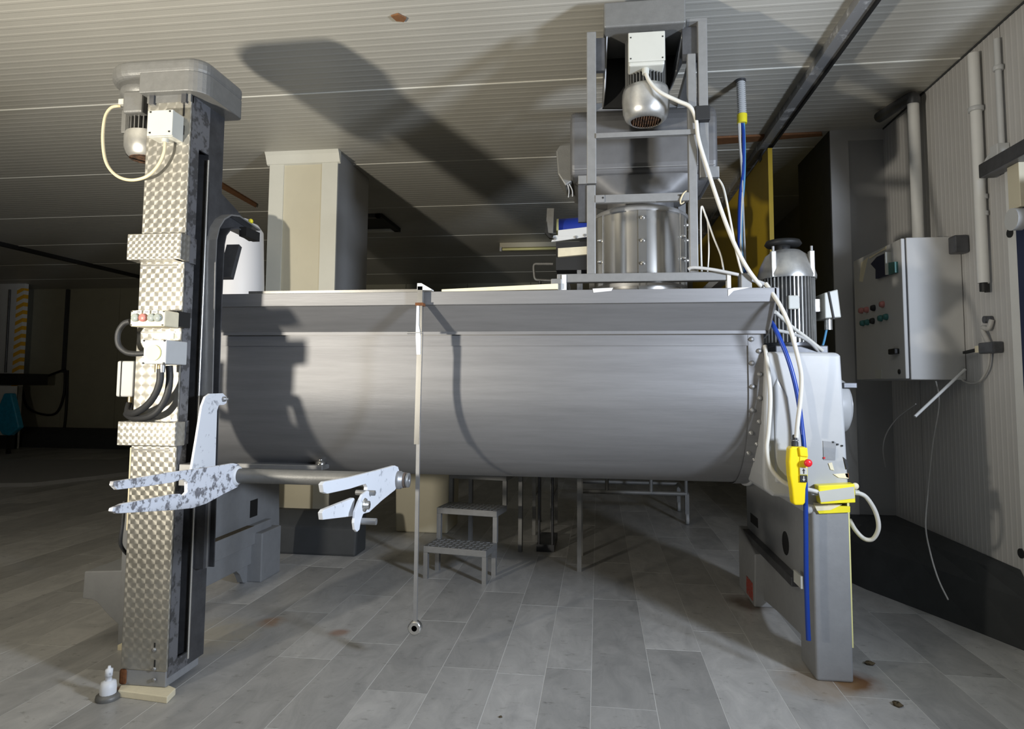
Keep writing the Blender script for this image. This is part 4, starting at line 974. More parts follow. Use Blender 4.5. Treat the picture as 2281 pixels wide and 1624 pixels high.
build(MB().box(hmx - 0.10, hmx - 0.075, hmy - 0.06, hmy + 0.04, zz(295), zz(245)), 'side_rib', 'cast_grey', mo2, bevel=0.003)
build(MB().box(hmx - 0.075, hmx - 0.045, hmy - 0.118, hmy - 0.09, zz(243), zz(231)), 'cable_gland', 'white_plastic', mo2, bevel=0.003)
# junction box on the column
wjb = build(MB().box(at(331, 280, 2.72).x, at(385, 280, 2.72).x, 2.72, 2.80, at(350, 305, 2.72).z, at(350, 247, 2.72).z), 'junction_box', 'white_plastic', lc, bevel=0.004)
build(MB().box(at(330, 280, 2.715).x, at(386, 280, 2.715).x, 2.708, 2.722, at(350, 302, 2.71).z, at(350, 246, 2.71).z), 'box_lid', 'white_plastic', wjb, bevel=0.002)
for (px, py) in ((336, 250), (379, 248), (334, 296), (377, 293)):
    p = at(px, py, 2.708); build(MB().cyl((p.x, 2.704, p.z), (p.x, 2.71, p.z), 0.004, 8), 'screw', 'black', wjb)
pgl = at(368, 312, 2.75)
build(MB().cyl((pgl.x, 2.75, pgl.z - 0.012), (pgl.x, 2.75, at(368, 302, 2.75).z), 0.015, 10), 'gland', 'white_plastic', wjb)
build(MB().tube([at(*p) for p in ((268, 236, 2.86), (248, 240, 2.84), (234, 262, 2.82), (229, 310, 2.80), (236, 360, 2.78), (258, 390, 2.76), (290, 401, 2.75), (325, 394, 2.75), (350, 372, 2.75), (365, 342, 2.75), (368, 314, 2.75))], 0.0075, 8, 8), 'motor_cable', 'cable_cream', lc)
for (a, b, c) in ((410, 232, 258), (409, 280, 300)):
    p = at(a, b, CY0 - 0.001); q = at(a - 1, c, CY0 - 0.001)
    build(MB().box(p.x - 0.004, p.x + 0.004, CY0 - 0.002, CY0 + 0.004, q.z, p.z), 'slot', 'black', lc)
# collars round the column
for (l, r, t, b_) in ((284, 404, 520, 578), (262, 392, 940, 994)):
    zt_, zb_ = at(340, t, 2.73).z, at(340, b_, 2.73).z
    build(MB().box(at(l, t, 2.73).x, at(r, t, 2.73).x, 2.73, 2.80, zb_, zt_), 'collar', 'swirl_small', lc, bevel=0.004)
    build(MB().box(at(l, t, 2.73).x, CX0, 2.80, 2.98, zb_, zt_), 'collar_side', 'swirl_small', lc)
    build(MB().box(CX1 - 0.01, CX1 + 0.012, 2.735, 2.87, zb_, zt_), 'collar_side', 'worn_steel', lc)
# cover seams
for py in (591, 694, 740, 933, 1003):
    build(MB().box(CX0 + 0.004, CX1 - 0.03, CY0 - 0.003, CY0, zcol(py) - 0.004, zcol(py) + 0.004), 'cover_lip', 'bright_steel', lc)
# push-button box
def lcbox(l, r, t, b_, y0, y1, name, m, bevel=0.004, parent=lc):
    zt_, zb_ = at((l + r) / 2, t, y0).z, at((l + r) / 2, b_, y0).z
    return build(MB().box(at(l, (t + b_) / 2, y0).x, at(r, (t + b_) / 2, y0).x, y0, y1, zb_, zt_), name, m, parent, bevel=bevel)
bb1 = lcbox(290, 367, 691, 727, 2.62, 2.72, 'button_box', 'beige', 0.006)
build(MB().box(at(320, 700, 2.72).x, at(400, 700, 2.72).x, 2.72, 2.80, at(340, 728, 2.72).z, at(340, 694, 2.72).z), 'box_bracket', 'black', lc)
for k, (px, m_) in enumerate(((303, 'glass_grey'), (320, 'dull_red'), (339, 'glass_grey'), (353, 'glass_grey'))):
    p = at(px, 708, 2.62)
    build(MB().lathe((p.x, 2.62, p.z), [(0.018, 0.002), (0.018, -0.010), (0.014, -0.014), (0.002, -0.015)], 16, axis='Y'), 'push_button', m_, bb1)
for px in (310, 328, 345):
    p = at(px, 695, 2.615); q = build(MB().box(p.x - 0.014, p.x + 0.013, 2.612, 2.622, p.z - 0.007, p.z + 0.007), 'label_plate', 'white_plastic', bb1)
    build(MB().box(p.x - 0.008, p.x + 0.007, 2.6112, 2.6125, p.z - 0.002, p.z + 0.002), 'print', 'dark_steel', q)
for (px, py) in ((294, 694), (365, 694), (292, 724), (362, 724)):
    p = at(px, py, 2.62); build(MB().cyl((p.x, 2.616, p.z), (p.x, 2.622, p.z), 0.003, 8), 'screw', 'black', bb1)
build(MB().box(at(345, 750, CY0).x, at(388, 748, CY0).x, CY0 - 0.004, CY0, zcol(755), zcol(742)), 'name_plate', 'beige', lc)
lb1 = lcbox(319, 370, 757, 811, 2.65, 2.80, 'lamp_box', 'grey_plastic', 0.005)
p = at(343, 786, 2.65)
build(MB().cyl((p.x, 2.643, p.z), (p.x, 2.652, p.z), 0.035, 24), 'yellow_disc', 'pale_yellow', lb1)
for (px, py) in ((321, 759), (367, 759), (319, 809), (365, 809)):
    p = at(px, py, 2.65); build(MB().cyl((p.x, 2.646, p.z), (p.x, 2.652, p.z), 0.004, 8), 'screw', 'black', lb1)
sb1 = lcbox(259, 296, 804, 884, 2.86, 3.0, 'switch_box', 'grey_plastic', 0.008)
build(MB().box(at(268, 840, 2.858).x, at(270, 840, 2.858).x, 2.857, 2.86, at(280, 884, 2.86).z, at(280, 804, 2.86).z), 'lid_gap', 'black', sb1)
for (px, py, m_) in ((351, 822, 'brass'), (362, 822, 'steel'), (290, 892, 'brass')):
    p = at(px, py, 2.70 if py < 850 else 2.9); build(MB().cyl((p.x, p.y, p.z - 0.015), (p.x, p.y, p.z + 0.02), 0.012, 10), 'gland', m_, lc)
build(MB().tube([at(*q_) for q_ in ((290, 716, 2.70), (275, 722, 2.70), (263, 742, 2.70), (264, 768, 2.70), (280, 784, 2.71), (300, 788, 2.72), (322, 787, 2.73))], 0.0125, 10), 'hose', 'rubber', lc)
build(MB().tube([at(*q_) for q_ in ((357, 822, 2.70), (356, 850, 2.70), (345, 880, 2.71), (325, 905, 2.73), (300, 920, 2.76), (285, 918, 2.84), (288, 900, 2.90))], 0.0155, 10), 'hose', 'rubber', lc)
build(MB().tube([at(*q_) for q_ in ((377, 815, 2.74), (378, 845, 2.74), (372, 880, 2.74), (352, 915, 2.745), (325, 930, 2.76), (295, 930, 2.80), (282, 922, 2.88))], 0.0155, 10), 'hose', 'rubber', lc)
# cover strips on the left side
build(MB().box(CX0 - 0.03, CX0 + 0.004, 2.83, 2.93, zcol(1190), zcol(1000)), 'side_strip', 'beige', lc, bevel=0.004)
build(MB().tube([(CX0 - 0.02, 2.80, zcol(1120)), (CX0 - 0.02, 2.795, zcol(1170)), (CX0 - 0.03, 2.80, zcol(1215)), (CX0 - 0.035, 2.85, zcol(1245))], 0.008, 8), 'side_cable', 'rubber', lc)
# bottom details
for (t, b_) in ((1432, 1442), (1470, 1494)):
    pa_, pb_ = at(345, t, CY0), at(343, b_, CY0)
    build(MB().box(pa_.x - 0.003, pa_.x + 0.003, CY0 - 0.002, CY0 + 0.003, pb_.z, pa_.z), 'slot', 'black', lc)
for py in (1447, 1490, 1514):
    p = at(344, py, CY0); build(MB().lathe((p.x, CY0 - 0.008, p.z), [(0.002, 0), (0.009, 0), (0.009, 0.008)], 8, axis='Y'), 'screw', 'steel', lc)
build(MB().box(CX0 + 0.01, CX1 - 0.005, CY0 + 0.005, CY0 + 0.25, 0.03, 0.105), 'foot_block', 'grey_paint', lc, bevel=0.004)
build(MB().box(CX0 - 0.005, CX0 + 0.03, CY0 - 0.004, CY0 + 0.06, 0.032, 0.10), 'rust_patch', 'rust', lc, bevel=0.01)
sh_ = [onz(a, b) for a, b in ((262, 1553), (372, 1568), (391, 1548), (290, 1500))]
tag(build(MB().prism([(p.x, p.y) for p in sh_], 'Z', 0.0, 0.029), 'shim_plate', 'beige', bevel=0.003), 'beige plastic shim plate under the foot of the lifting column', 'plate')
# levelling screw beside the foot
lv = onz(240, 1557)
lf = thing('levelling_foot', 'white painted levelling screw on a round pad beside the lifting column', 'levelling foot', (lv.x, lv.y, 0))
build(MB().lathe((lv.x, lv.y, 0), [(0.048, 0.0), (0.05, 0.008), (0.047, 0.02), (0.03, 0.026)], 20), 'pad', 'cast_grey', lf)
build(MB().lathe((lv.x, lv.y, 0), [(0.033, 0.024), (0.034, 0.05), (0.030, 0.075), (0.018, 0.080)], 16), 'collar', 'fork_white', lf)
build(MB().lathe((lv.x, lv.y, 0), [(0.014, 0.078), (0.014, 0.10), (0.017, 0.10), (0.017, 0.128), (0.008, 0.132), (0.006, 0.142)], 6), 'screw', 'fork_white', lf)

# ---- carriage: upright plate, cross bar, two fork plates
FY = 2.85
zb_bar = at(620, 1062, FY).z
cr_ = thing('fork_carriage', 'white painted fork carriage with two claw plates on a grey cross bar', 'fork', (-1.35, FY, zb_bar - 0.2))
xb0 = CX1 + 0.02; xb1 = at(884, 1065, FY).x
build(MB().cyl((xb0, FY, zb_bar), (xb1 + 0.0, FY, zb_bar), 0.033, 24), 'cross_bar', 'cast_grey', cr_)
UX = CX1 + 0.09
up_ = [onx(a, b, UX) for a, b in ((427, 1045), (438, 980), (450, 905), (458, 884), (468, 877), (497, 876), (505, 884), (505, 898), (499, 902), (488, 903), (484, 915), (480, 1045), (470, 1085), (430, 1085))]
upo = build(MB().prism([(p.y, p.z) for p in up_], 'X', UX - 0.012, UX), 'upright_plate', 'fork_white', cr_, bevel=0.002)
pb2 = onx(497, 889, UX)
build(MB().lathe((UX, pb2.y, pb2.z), [(0.014, 0), (0.014, 0.010), (0.008, 0.011), (0.008, 0.026), (0.002, 0.027)], 6, axis='X'), 'bolt', 'steel', upo)
build(MB().box(CX1 + 0.003, UX - 0.012, FY - 0.03, FY + 0.075, zb_bar - 0.05, zb_bar + 0.05), 'slide_block', 'steel', cr_, bevel=0.004)
F1X = at(528, 1060, FY).x
f1 = [(252, 1081), (254, 1072), (300, 1066), (380, 1052), (460, 1042), (520, 1032), (532, 1034), (538, 1044), (535, 1058), (530, 1085), (500, 1100), (460, 1122), (430, 1132), (380, 1137), (262, 1144), (250, 1139), (252, 1132), (275, 1122), (330, 1112), (385, 1101), (402, 1100), (408, 1106), (418, 1096), (418, 1074), (410, 1067), (400, 1070), (385, 1075), (330, 1083), (262, 1091)]
def fork(pts, X, m_):
    P = [onx(a, b, X) for a, b in pts]
    o = build(MB().prism([(p.y, p.z) for p in P], 'X', X - 0.016, X), 'fork_plate', m_, cr_, bevel=0.002)
    return o
fo1 = fork(f1, F1X, 'fork_paint')
build(MB().lathe((F1X, FY, zb_bar), [(0.045, -0.002), (0.045, 0.004), (0.036, 0.012)], 24, axis='X'), 'weld_ring', 'fork_white', fo1)
F2X = at(886, 1062, FY).x
f2 = [(719, 1079), (724, 1073), (780, 1063), (840, 1048), (880, 1037), (887, 1040), (890, 1050), (888, 1080), (880, 1092), (850, 1116), (823, 1141), (812, 1144), (806, 1143), (809, 1120), (818, 1098), (819, 1085), (815, 1078), (808, 1080), (780, 1089), (730, 1100), (722, 1097)]
fo2 = fork(f2, F2X, 'fork_white')
f2b = [(718, 1142), (723, 1135), (760, 1120), (788, 1109), (791, 1112), (786, 1150), (720, 1158)]
fo3 = fork(f2b, F2X, 'fork_white')
build(MB().lathe((F2X, FY, zb_bar), [(0.040, -0.002), (0.040, 0.015), (0.035, 0.016), (0.035, 0.028), (0.028, 0.030), (0.028, 0.040), (0.032, 0.041), (0.032, 0.052), (0.012, 0.053), (0.010, 0.048)], 24, axis='X'), 'shaft_end', 'steel', fo2)
build(MB().lathe((F2X, FY, zb_bar), [(0.0335, 0.030), (0.0335, 0.038)], 24, axis='X'), 'rubber_ring', 'fork_edge', fo2)
# latch hook with pins
hkx = F2X + 0.028
hk = [(820, 1093), (826, 1097), (826, 1110), (818, 1140), (809, 1146), (804, 1160), (801, 1180), (796, 1185), (791, 1180), (789, 1165), (792, 1140), (800, 1118), (808, 1102)]
P = [onx(a, b, hkx) for a, b in hk]
hko = build(MB().prism([(p.y, p.z) for p in P], 'X', hkx - 0.010, hkx), 'latch_hook', 'fork_white', cr_, bevel=0.002)
for (px, py, x0, x1, r) in ((824, 1098, -0.055, 0.02, 0.010), (806, 1161, -0.035, 0.055, 0.012)):
    p = onx(px, py, hkx); build(MB().cyl((hkx + x0, p.y, p.z), (hkx + x1, p.y, p.z), r, 12), 'latch_pin', 'steel', hko)
p = onx(812, 1125, hkx); build(MB().lathe((hkx, p.y, p.z), [(0.026, -0.02), (0.026, 0.004), (0.016, 0.006), (0.016, 0.018), (0.002, 0.019)], 8, axis='X'), 'pivot_bolt', 'bright_steel', hko)

# ================================================================== RIGHT WALL FITTINGS
cx0, cx1 = at(2016, 690, 4.36).x, XW - 0.004
cab_y0, cab_y1 = onx(2144, 690, XW).y - 0.02, onx(1904, 700, at(2016, 690, 4.36).x).y
cz0, cz1 = at(2080, 846, cab_y0).z, at(2080, 528, cab_y0).z
cb = thing('control_cabinet', 'pale grey electrical control cabinet mounted on the right wall', 'cabinet', ((cx0 + cx1) / 2, (cab_y0 + cab_y1) / 2, cz0))
build(MB().box(cx0 + 0.03, cx1, cab_y0, cab_y1, cz0, cz1), 'body', 'cabinet_paint', cb, bevel=0.004)
cdo = build(MB().box(cx0, cx0 + 0.022, cab_y0 + 0.004, cab_y1 - 0.004, cz0 + 0.006, cz1 - 0.004), 'door', 'cabinet_paint', cb, bevel=0.004)
build(MB().box(cx0 + 0.022, cx0 + 0.03, cab_y0 + 0.01, cab_y1 - 0.01, cz0 + 0.01, cz1 - 0.01), 'door_seal', 'black', cb)
def cbp(px, py): return onx(px, py, cx0)
for (px, py, m_) in ((1921, 692, 'dull_red'), (1933, 690, 'dull_red'), (1948, 686, 'black'), (1968, 678, 'dull_red'), (1924, 720, 'green_btn'), (1934, 718, 'green_btn'), (1946, 715, 'black'), (1964, 709, 'green_btn'), (1976, 706, 'green_btn')):
    p = cbp(px, py)
    build(MB().lathe((cx0, p.y, p.z), [(0.022, 0.001), (0.022, -0.010), (0.017, -0.024), (0.002, -0.025)], 14, axis='X'), 'push_button', m_, cdo)
pm = [cbp(a, b) for a, b in ((1946, 588), (1960, 572), (1983, 562), (1983, 612), (1957, 621), (1957, 600))]
build(MB().prism([(p.y, p.z) for p in pm], 'X', cx0 - 0.02, cx0), 'display', 'navy', cdo)
ps2 = [cbp(a, b) for a, b in ((1986, 585), (2000, 583), (2001, 607), (1986, 612))]
build(MB().prism([(p.y, p.z) for p in ps2], 'X', cx0 - 0.02, cx0), 'socket', 'green_btn', cdo)
pk0, pk1 = cbp(1983, 562), cbp(1985, 612)
build(MB().box(cx0 - 0.035, cx0 - 0.0, pk0.y - 0.012, pk0.y + 0.004, pk1.z, pk0.z), 'display_edge', 'white_plastic', cdo)
p = cbp(1996, 783); build(MB().box(cx0 - 0.03, cx0, p.y - 0.05, p.y + 0.05, p.z - 0.018, p.z + 0.018), 'lock_handle', 'black', cdo, bevel=0.006)
p = cbp(2004, 828); build(MB().lathe((cx0, p.y, p.z), [(0.016, 0), (0.016, -0.006), (0.002, -0.007)], 12, axis='X'), 'lock', 'black', cdo)
p = cbp(1957, 833); build(MB().box(cx0 - 0.003, cx0, p.y - 0.05, p.y + 0.05, p.z - 0.03, p.z + 0.03), 'sticker', 'white_plastic', cdo)
for (pts) in (((1919, 585), (1934, 573), (1930, 590), (1922, 628), (1915, 627)), ((1936, 573), (1960, 560), (1975, 548), (1974, 556), (1956, 565), (1938, 577))):
    P = [cbp(a, b) for a, b in pts]
    build(MB().prism([(p.y, p.z) for p in P], 'X', cx0 - 0.003, cx0 + 0.001), 'torn_label', 'beige', cdo)
tag(build(MB().box(XW - 0.09, XW - 0.006, cab_y0 - 0.10, cab_y0 - 0.02, cz1 - 0.12, cz1 - 0.01), 'cable_box', 'dark_steel', bevel=0.01), 'small dark cable box at the upper corner of the control cabinet', 'cable box')
# pipes
def wpipe(name, pts, r, m_, label, clamps=()):
    P = [Vector(p) for p in pts]
    base = min(P, key=lambda v: v.z)
    t = thing(name, label, 'pipe', base)
    build(MB().tube(P, r, 14, 8), 'tube', m_, t)
    for c in clamps:
        build(MB().lathe((c[0], c[1], c[2]), [(r + 0.006, -0.014), (r + 0.010, -0.012), (r + 0.010, 0.012), (r + 0.006, 0.014)], 14), 'clamp', 'grey_plastic', t)
    return t
xp = XW - 0.10
a1 = onx(2034, 222, xp); a2 = onx(2045, 528, xp)
ya = (a1.y + a2.y) / 2
wpipe('wall_pipe', [(xp, ya, cz1), (xp, ya, 2.9), (xp, ya, a1.z)], 0.036, 'white_paint', 'thick white pipe rising from the control cabinet to the ceiling')
build_ = build
el = tag(build(MB().tube([(xp, ya, a1.z - 0.03), (xp, ya + 0.005, a1.z + 0.02), (xp - 0.03, ya + 0.12, a1.z + 0.025), (xp - 0.08, ya + 0.35, a1.z + 0.025)], 0.04, 12), 'pipe_elbow', 'dark_steel'), 'dark elbow at the top of the thick white pipe', 'pipe')
xq = XW - 0.045
b1 = onx(2168, 122, xq)
wpipe('wall_pipe', [(xq, b1.y, CEIL - 0.08), (xq, b1.y, 2.9), (xq, b1.y, 2.4), (xq, b1.y, onx(2183, 640, xq).z + 0.02)], 0.030, 'white_paint', 'white downpipe with dark open end beside the control cabinet', [(xq, b1.y, 3.05)])
tag(build(MB().cyl((xq, b1.y, onx(2183, 640, xq).z - 0.03), (xq, b1.y, onx(2183, 640, xq).z + 0.02), 0.022, 10), 'pipe_end', 'black'), 'black end piece of the downpipe beside the cabinet', 'pipe')
c1 = onx(2220, 85, XW - 0.03)
wpipe('wall_pipe', [(XW - 0.03, c1.y, CEIL - 0.10), (XW - 0.03, c1.y, 3.0), (XW - 0.03, c1.y, onx(2228, 360, XW - 0.03).z)], 0.016, 'grey_plastic', 'thin grey pipe from the ceiling to the door track', [(XW - 0.03, c1.y, 3.2)])
d1 = onx(2192, 500, XW - 0.03)
dz = onx(2206, 630, XW - 0.03).z
wpipe('wall_pipe', [(XW - 0.03, d1.y, dz), (XW - 0.03, d1.y, 2.3), (XW - 0.03, d1.y, 2.55), (XW - 0.03, d1.y - 0.02, 2.66), (XW - 0.03, d1.y - 0.09, 2.73), (XW - 0.03, d1.y - 0.2, 2.75)], 0.015, 'grey_plastic', 'thin bent grey pipe turning towards the door track', [(XW - 0.03, d1.y, 2.52), (XW - 0.03, d1.y, 2.42)])
tag(build(MB().cyl((XW - 0.03, d1.y, dz - 0.05), (XW - 0.03, d1.y, dz + 0.005), 0.014, 8), 'pipe_end', 'black'), 'black end piece of the thin bent pipe', 'pipe')
# switch with cables by the cabinet
sw = onx(2204, 776, XW - 0.03)
swt = thing('wall_switch', 'small dark switch with cables on the wall right of the cabinet', 'switch', (XW - 0.03, sw.y, sw.z - 0.05))
build(MB().box(XW - 0.06, XW - 0.004, sw.y - 0.09, sw.y + 0.06, sw.z - 0.03, sw.z + 0.035), 'body', 'dark_steel', swt, bevel=0.008)
build(MB().box(XW - 0.05, XW - 0.004, sw.y + 0.06, sw.y + 0.11, sw.z - 0.02, sw.z + 0.02), 'connector', 'beige', swt)
build(MB().bar((XW - 0.03, sw.y + 0.12, sw.z), (XW - 0.03, sw.y + 0.26, sw.z - 0.012), 0.02, 0.016), 'lever', 'black', swt)
s1 = onx(2205, 712, XW - 0.03)
build(MB().tube([(XW - 0.03, sw.y, sw.z + 0.02), (XW - 0.035, sw.y + 0.05, sw.z + 0.12), (XW - 0.03, sw.y - 0.0, s1.z - 0.05), (XW - 0.02, s1.y, s1.z)], 0.014, 8), 'cable', 'cable_grey', swt)
for px in (2196, 2206):
    p = onx(px, 712, XW - 0.01); build(MB().cyl((XW - 0.02, p.y, p.z), (XW - 0.002, p.y, p.z), 0.022, 12), 'grommet', 'dark_steel', swt)
build(MB().tube([(XW - 0.03, sw.y, sw.z - 0.03), (XW - 0.03, sw.y + 0.03, sw.z - 0.12), (XW - 0.03, sw.y + 0.14, sw.z - 0.20), (XW - 0.03, sw.y + 0.3, sw.z - 0.18), (XW - 0.03, cab_y0 - 0.02, sw.z - 0.1)], 0.007, 8), 'lead', 'cable_grey', swt)
ra, rb_ = at(2038, 928, 4.2), at(2150, 823, 4.28)
tag(build(MB().cyl(ra, rb_, 0.009, 8), 'white_rod', 'white_paint'), 'thin white rod sticking out below the control cabinet', 'rod')
cable('wall_wire', [(2085, 850, 4.33), (2092, 900, 4.4), (2078, 990, 4.5), (2068, 1090, 4.55), (2062, 1170, 4.45), (2072, 1230, 4.2), (2090, 1290, 4.1), (2112, 1336, 4.0)], 0.0045, 'cable_grey', 'thin grey wire trailing from the cabinet to the kerb')
cable('wall_wire', [(2040, 900, 4.5), (2000, 930, 4.75), (1975, 965, 4.9), (1967, 1000, 5.0), (1972, 1040, 5.1)], 0.004, 'cable_grey', 'thin grey wire hooked below the cabinet')

# ================================================================== THINGS BEHIND THE MACHINE
# steps
def local_thing(ox, oy, ang):
    ca, sa = math.cos(ang), math.sin(ang)
    return lambda x, y, z: Vector((ox + x * ca - y * sa, oy + x * sa + y * ca, z))
f0 = onz(1078, 1302); tr0 = at(1085, 1227, f0.y).z
ang = math.atan2(onz(1085, 1227, tr0).y - onz(940, 1215, tr0).y, onz(1085, 1227, tr0).x - onz(940, 1215, tr0).x)
T = local_thing(f0.x + 0.015, f0.y - 0.01, ang)
st = thing('step_ladder', 'portable steel steps with checker plate treads under the trough', 'steps', (f0.x, f0.y, 0))
SWD, SD, RISE = 0.48, 0.26, tr0
def lbox(T, x0, x1, y0, y1, z0, z1):
    P = [T(x, y, z) for z in (z0, z1) for x, y in ((x0, y0), (x1, y0), (x1, y1), (x0, y1))]
    return MB().add(P, [(3, 2, 1, 0), (4, 5, 6, 7), (0, 1, 5, 4), (1, 2, 6, 5), (2, 3, 7, 6), (3, 0, 4, 7)])
for k in range(4):
    z = RISE * (k + 1); y0 = k * (SD - 0.02)
    to = build(lbox(T, -SWD, 0.0, y0, y0 + SD, z - 0.045, z), 'tread', 'frame_steel', st, bevel=0.003)
    ck = MB()
    for i in range(12):
        for j in range(6):
            c = T(-SWD + 0.025 + i * 0.039, y0 + 0.025 + j * 0.042, z + 0.001)
            a = ang + (0.8 if (i + j) % 2 else -0.8)
            ck.obox(c, (math.cos(a), math.sin(a), 0), (-math.sin(a), math.cos(a), 0), (0, 0, 1), 0.014, 0.004, 0.0015)
    build(ck, 'tread_pattern', 'frame_steel', to, kind='stuff')
    for x in (-SWD + 0.0, -0.032):
        zl = 0.0 if k == 0 else RISE * k
        build(lbox(T, x, x + 0.032, y0 + 0.004, y0 + 0.036, zl, z - 0.045), 'leg', 'frame_steel', st)
        build(lbox(T, x, x + 0.032, y0 + SD - 0.04, y0 + SD - 0.008, 0.0, z - 0.045), 'leg', 'frame_steel', st) if k in (0, 3) else None
for x in (-SWD - 0.0, -0.03):
    build(MB().tube([T(x + 0.015, 2 * (SD - 0.02) + 0.05, RISE * 3), T(x + 0.015, 2 * (SD - 0.02) + 0.10, RISE * 3 + 0.3), T(x + 0.015, 3 * (SD - 0.02) + 0.2, RISE * 4 + 0.12)], 0.014, 8), 'side_rail', 'frame_steel', st)
# trolley in the dark
ty_ = 6.9
tl = thing('tube_trolley', 'low tubular steel trolley on castors in the dark behind the steps', 'trolley', (0.4, ty_, 0))
zt_ = at(1400, 1097, ty_).z
xa, xb_ = at(1290, 1100, ty_).x, at(1530, 1104, ty_).x
build(MB().cyl((xa, ty_, zt_), (xb_, ty_, zt_), 0.022, 10), 'lower_tube', 'frame_steel', tl)
build(MB().cyl((xa, ty_ + 0.7, zt_), (xb_, ty_ + 0.7, zt_), 0.022, 10), 'lower_tube', 'frame_steel', tl)
for px in (1290, 1352, 1450, 1528):
    x = at(px, 1080, ty_).x
    build(MB().cyl((x, ty_, zt_), (x, ty_, 1.1), 0.02, 10), 'post', 'frame_steel', tl)
build(MB().cyl((xa, ty_, 1.1), (xb_, ty_, 1.1), 0.022, 10), 'upper_tube', 'frame_steel', tl)
for x in (xa, xb_):
    build(MB().cyl((x, ty_, zt_), (x, ty_ + 0.7, zt_), 0.02, 10), 'end_tube', 'frame_steel', tl)
    for yy in (ty_, ty_ + 0.7):
        co = build(MB().box(x - 0.02, x + 0.02, yy - 0.02, yy + 0.02, 0.09, zt_), 'castor_fork', 'frame_steel', tl)
        build(MB().lathe((x - 0.015 + 0.03, yy, 0.055), [(0.01, -0.03), (0.055, -0.03), (0.055, 0.0), (0.01, 0.0)], 16, axis='X'), 'wheel', 'grey_plastic', co)
# second stand left of the trolley
ys2 = 6.2
s2 = thing('rack_stand', 'dark steel stand with uprights and low rails behind the steps', 'rack', (-0.35, ys2, 0))
for px in (1190, 1230):
    x = at(px, 1080, ys2).x
    build(MB().box(x - 0.016, x + 0.016, ys2 - 0.016, ys2 + 0.016, 0.0, 1.1), 'upright', 'frame_steel', s2)
    build(MB().box(x - 0.016, x + 0.016, ys2 + 0.58, ys2 + 0.612, 0.0, 1.1), 'upright', 'frame_steel', s2)
    build(MB().box(x - 0.012, x + 0.012, ys2 + 0.016, ys2 + 0.58, 0.35, 0.38), 'low_rail', 'frame_steel', s2)
build(MB().box(at(1190, 0, ys2).x - 0.016, at(1230, 0, ys2).x + 0.016, ys2 - 0.016, ys2 + 0.612, 1.1, 1.13), 'top_shelf', 'frame_steel', s2)
# cream bin behind the steps
cb0 = onz(885, 1185); 
bn = thing('waste_bin', 'cream plastic bin standing in the dark behind the steps', 'bin', (cb0.x + 0.3, cb0.y + 0.25, 0))
bxa, bxb = at(878, 1120, cb0.y).x, at(1002, 1120, cb0.y).x
build(MB().add([(bxa + 0.02, cb0.y, 0), (bxb - 0.02, cb0.y, 0), (bxb - 0.02, cb0.y + 0.45, 0), (bxa + 0.02, cb0.y + 0.45, 0), (bxa, cb0.y - 0.02, 1.05), (bxb, cb0.y - 0.02, 1.05), (bxb, cb0.y + 0.47, 1.05), (bxa, cb0.y + 0.47, 1.05)],
       [(3, 2, 1, 0), (4, 5, 6, 7), (0, 1, 5, 4), (1, 2, 6, 5), (2, 3, 7, 6), (3, 0, 4, 7)]), 'body', 'pale_cream', bn, bevel=0.015)
build(MB().box(bxa - 0.02, bxb + 0.02, cb0.y - 0.04, cb0.y + 0.49, 1.05, 1.10), 'lid', 'pale_cream', bn, bevel=0.01)
# white tank behind the column
tk = at(526, 580, 4.93)
tkt = thing('plastic_tank', 'white tapered plastic tank standing behind the lifting column', 'tank', (tk.x, 4.93, 0))
tr1 = at(581, 640, 4.93).x - tk.x; 
build(MB().lathe((tk.x, 4.93, 0), [(tr1 - 0.01, 0), (tr1 + 0.005, 0.05), (tr1 + 0.005, 1.2), (tr1 + 0.0, at(560, 640, 5).z), (tr1 - 0.02, at(560, 520, 5).z), (tr1 - 0.06, at(560, 505, 5).z)], 36), 'body', 'barrel_white', tkt)
build(MB().lathe((tk.x, 4.93, at(560, 505, 4.93).z), [(tr1 - 0.06, 0), (0.10, 0.02), (0.10, 0.06), (0.02, 0.065)], 28), 'cap', 'barrel_white', tkt)
# conveyor with blue drum
CYv = 5.0
cvx = lambda px, py=530: at(px, py, CYv).x
cvz = lambda py: at(1260, py, CYv).z
cn = thing('belt_conveyor', 'white framed conveyor with blue drum behind the hopper tower', 'conveyor', (cvx(1290), CYv + 0.3, 0))
build(MB().prism([(cvx(1233), cvz(524)), (cvx(1330), cvz(516)), (cvx(1330), cvz(526)), (cvx(1228), cvz(538))], 'Y', CYv, CYv + 0.02), 'side_rail', 'white_paint', cn)
build(MB().prism([(cvx(1243), cvz(513)), (cvx(1330), cvz(505)), (cvx(1330), cvz(528)), (cvx(1243), cvz(526))], 'Y', CYv - 0.005, CYv + 0.015), 'side_plate', 'white_paint', cn)
build(MB().cyl((cvx(1243), CYv + 0.16, cvz(500)), (cvx(1530), CYv + 0.16, cvz(488)), 0.085, 28), 'drum', 'blue_drum', cn)
build(MB().cyl((cvx(1238), CYv + 0.16, cvz(500)), (cvx(1243), CYv + 0.16, cvz(500)), 0.085, 28), 'drum_rim', 'pale_yellow', cn)
build(MB().bar(at(1227, 466, CYv - 0.03), at(1224, 521, CYv - 0.03), 0.055, 0.055, up=(0, 1, 0)), 'end_bracket', 'cast_grey', cn)
build(MB().prism([(cvx(1214), cvz(520)), (cvx(1219), cvz(495)), (cvx(1222), cvz(520)), (cvx(1232), cvz(534)), (cvx(1224), cvz(532))], 'Y', CYv - 0.06, CYv), 'end_hook', 'black', cn)
build(MB().prism([(cvx(1243), cvz(553)), (cvx(1330), cvz(549)), (cvx(1330), cvz(566)), (cvx(1243), cvz(572))], 'Y', CYv - 0.005, CYv + 0.03), 'lower_plate', 'beige', cn)
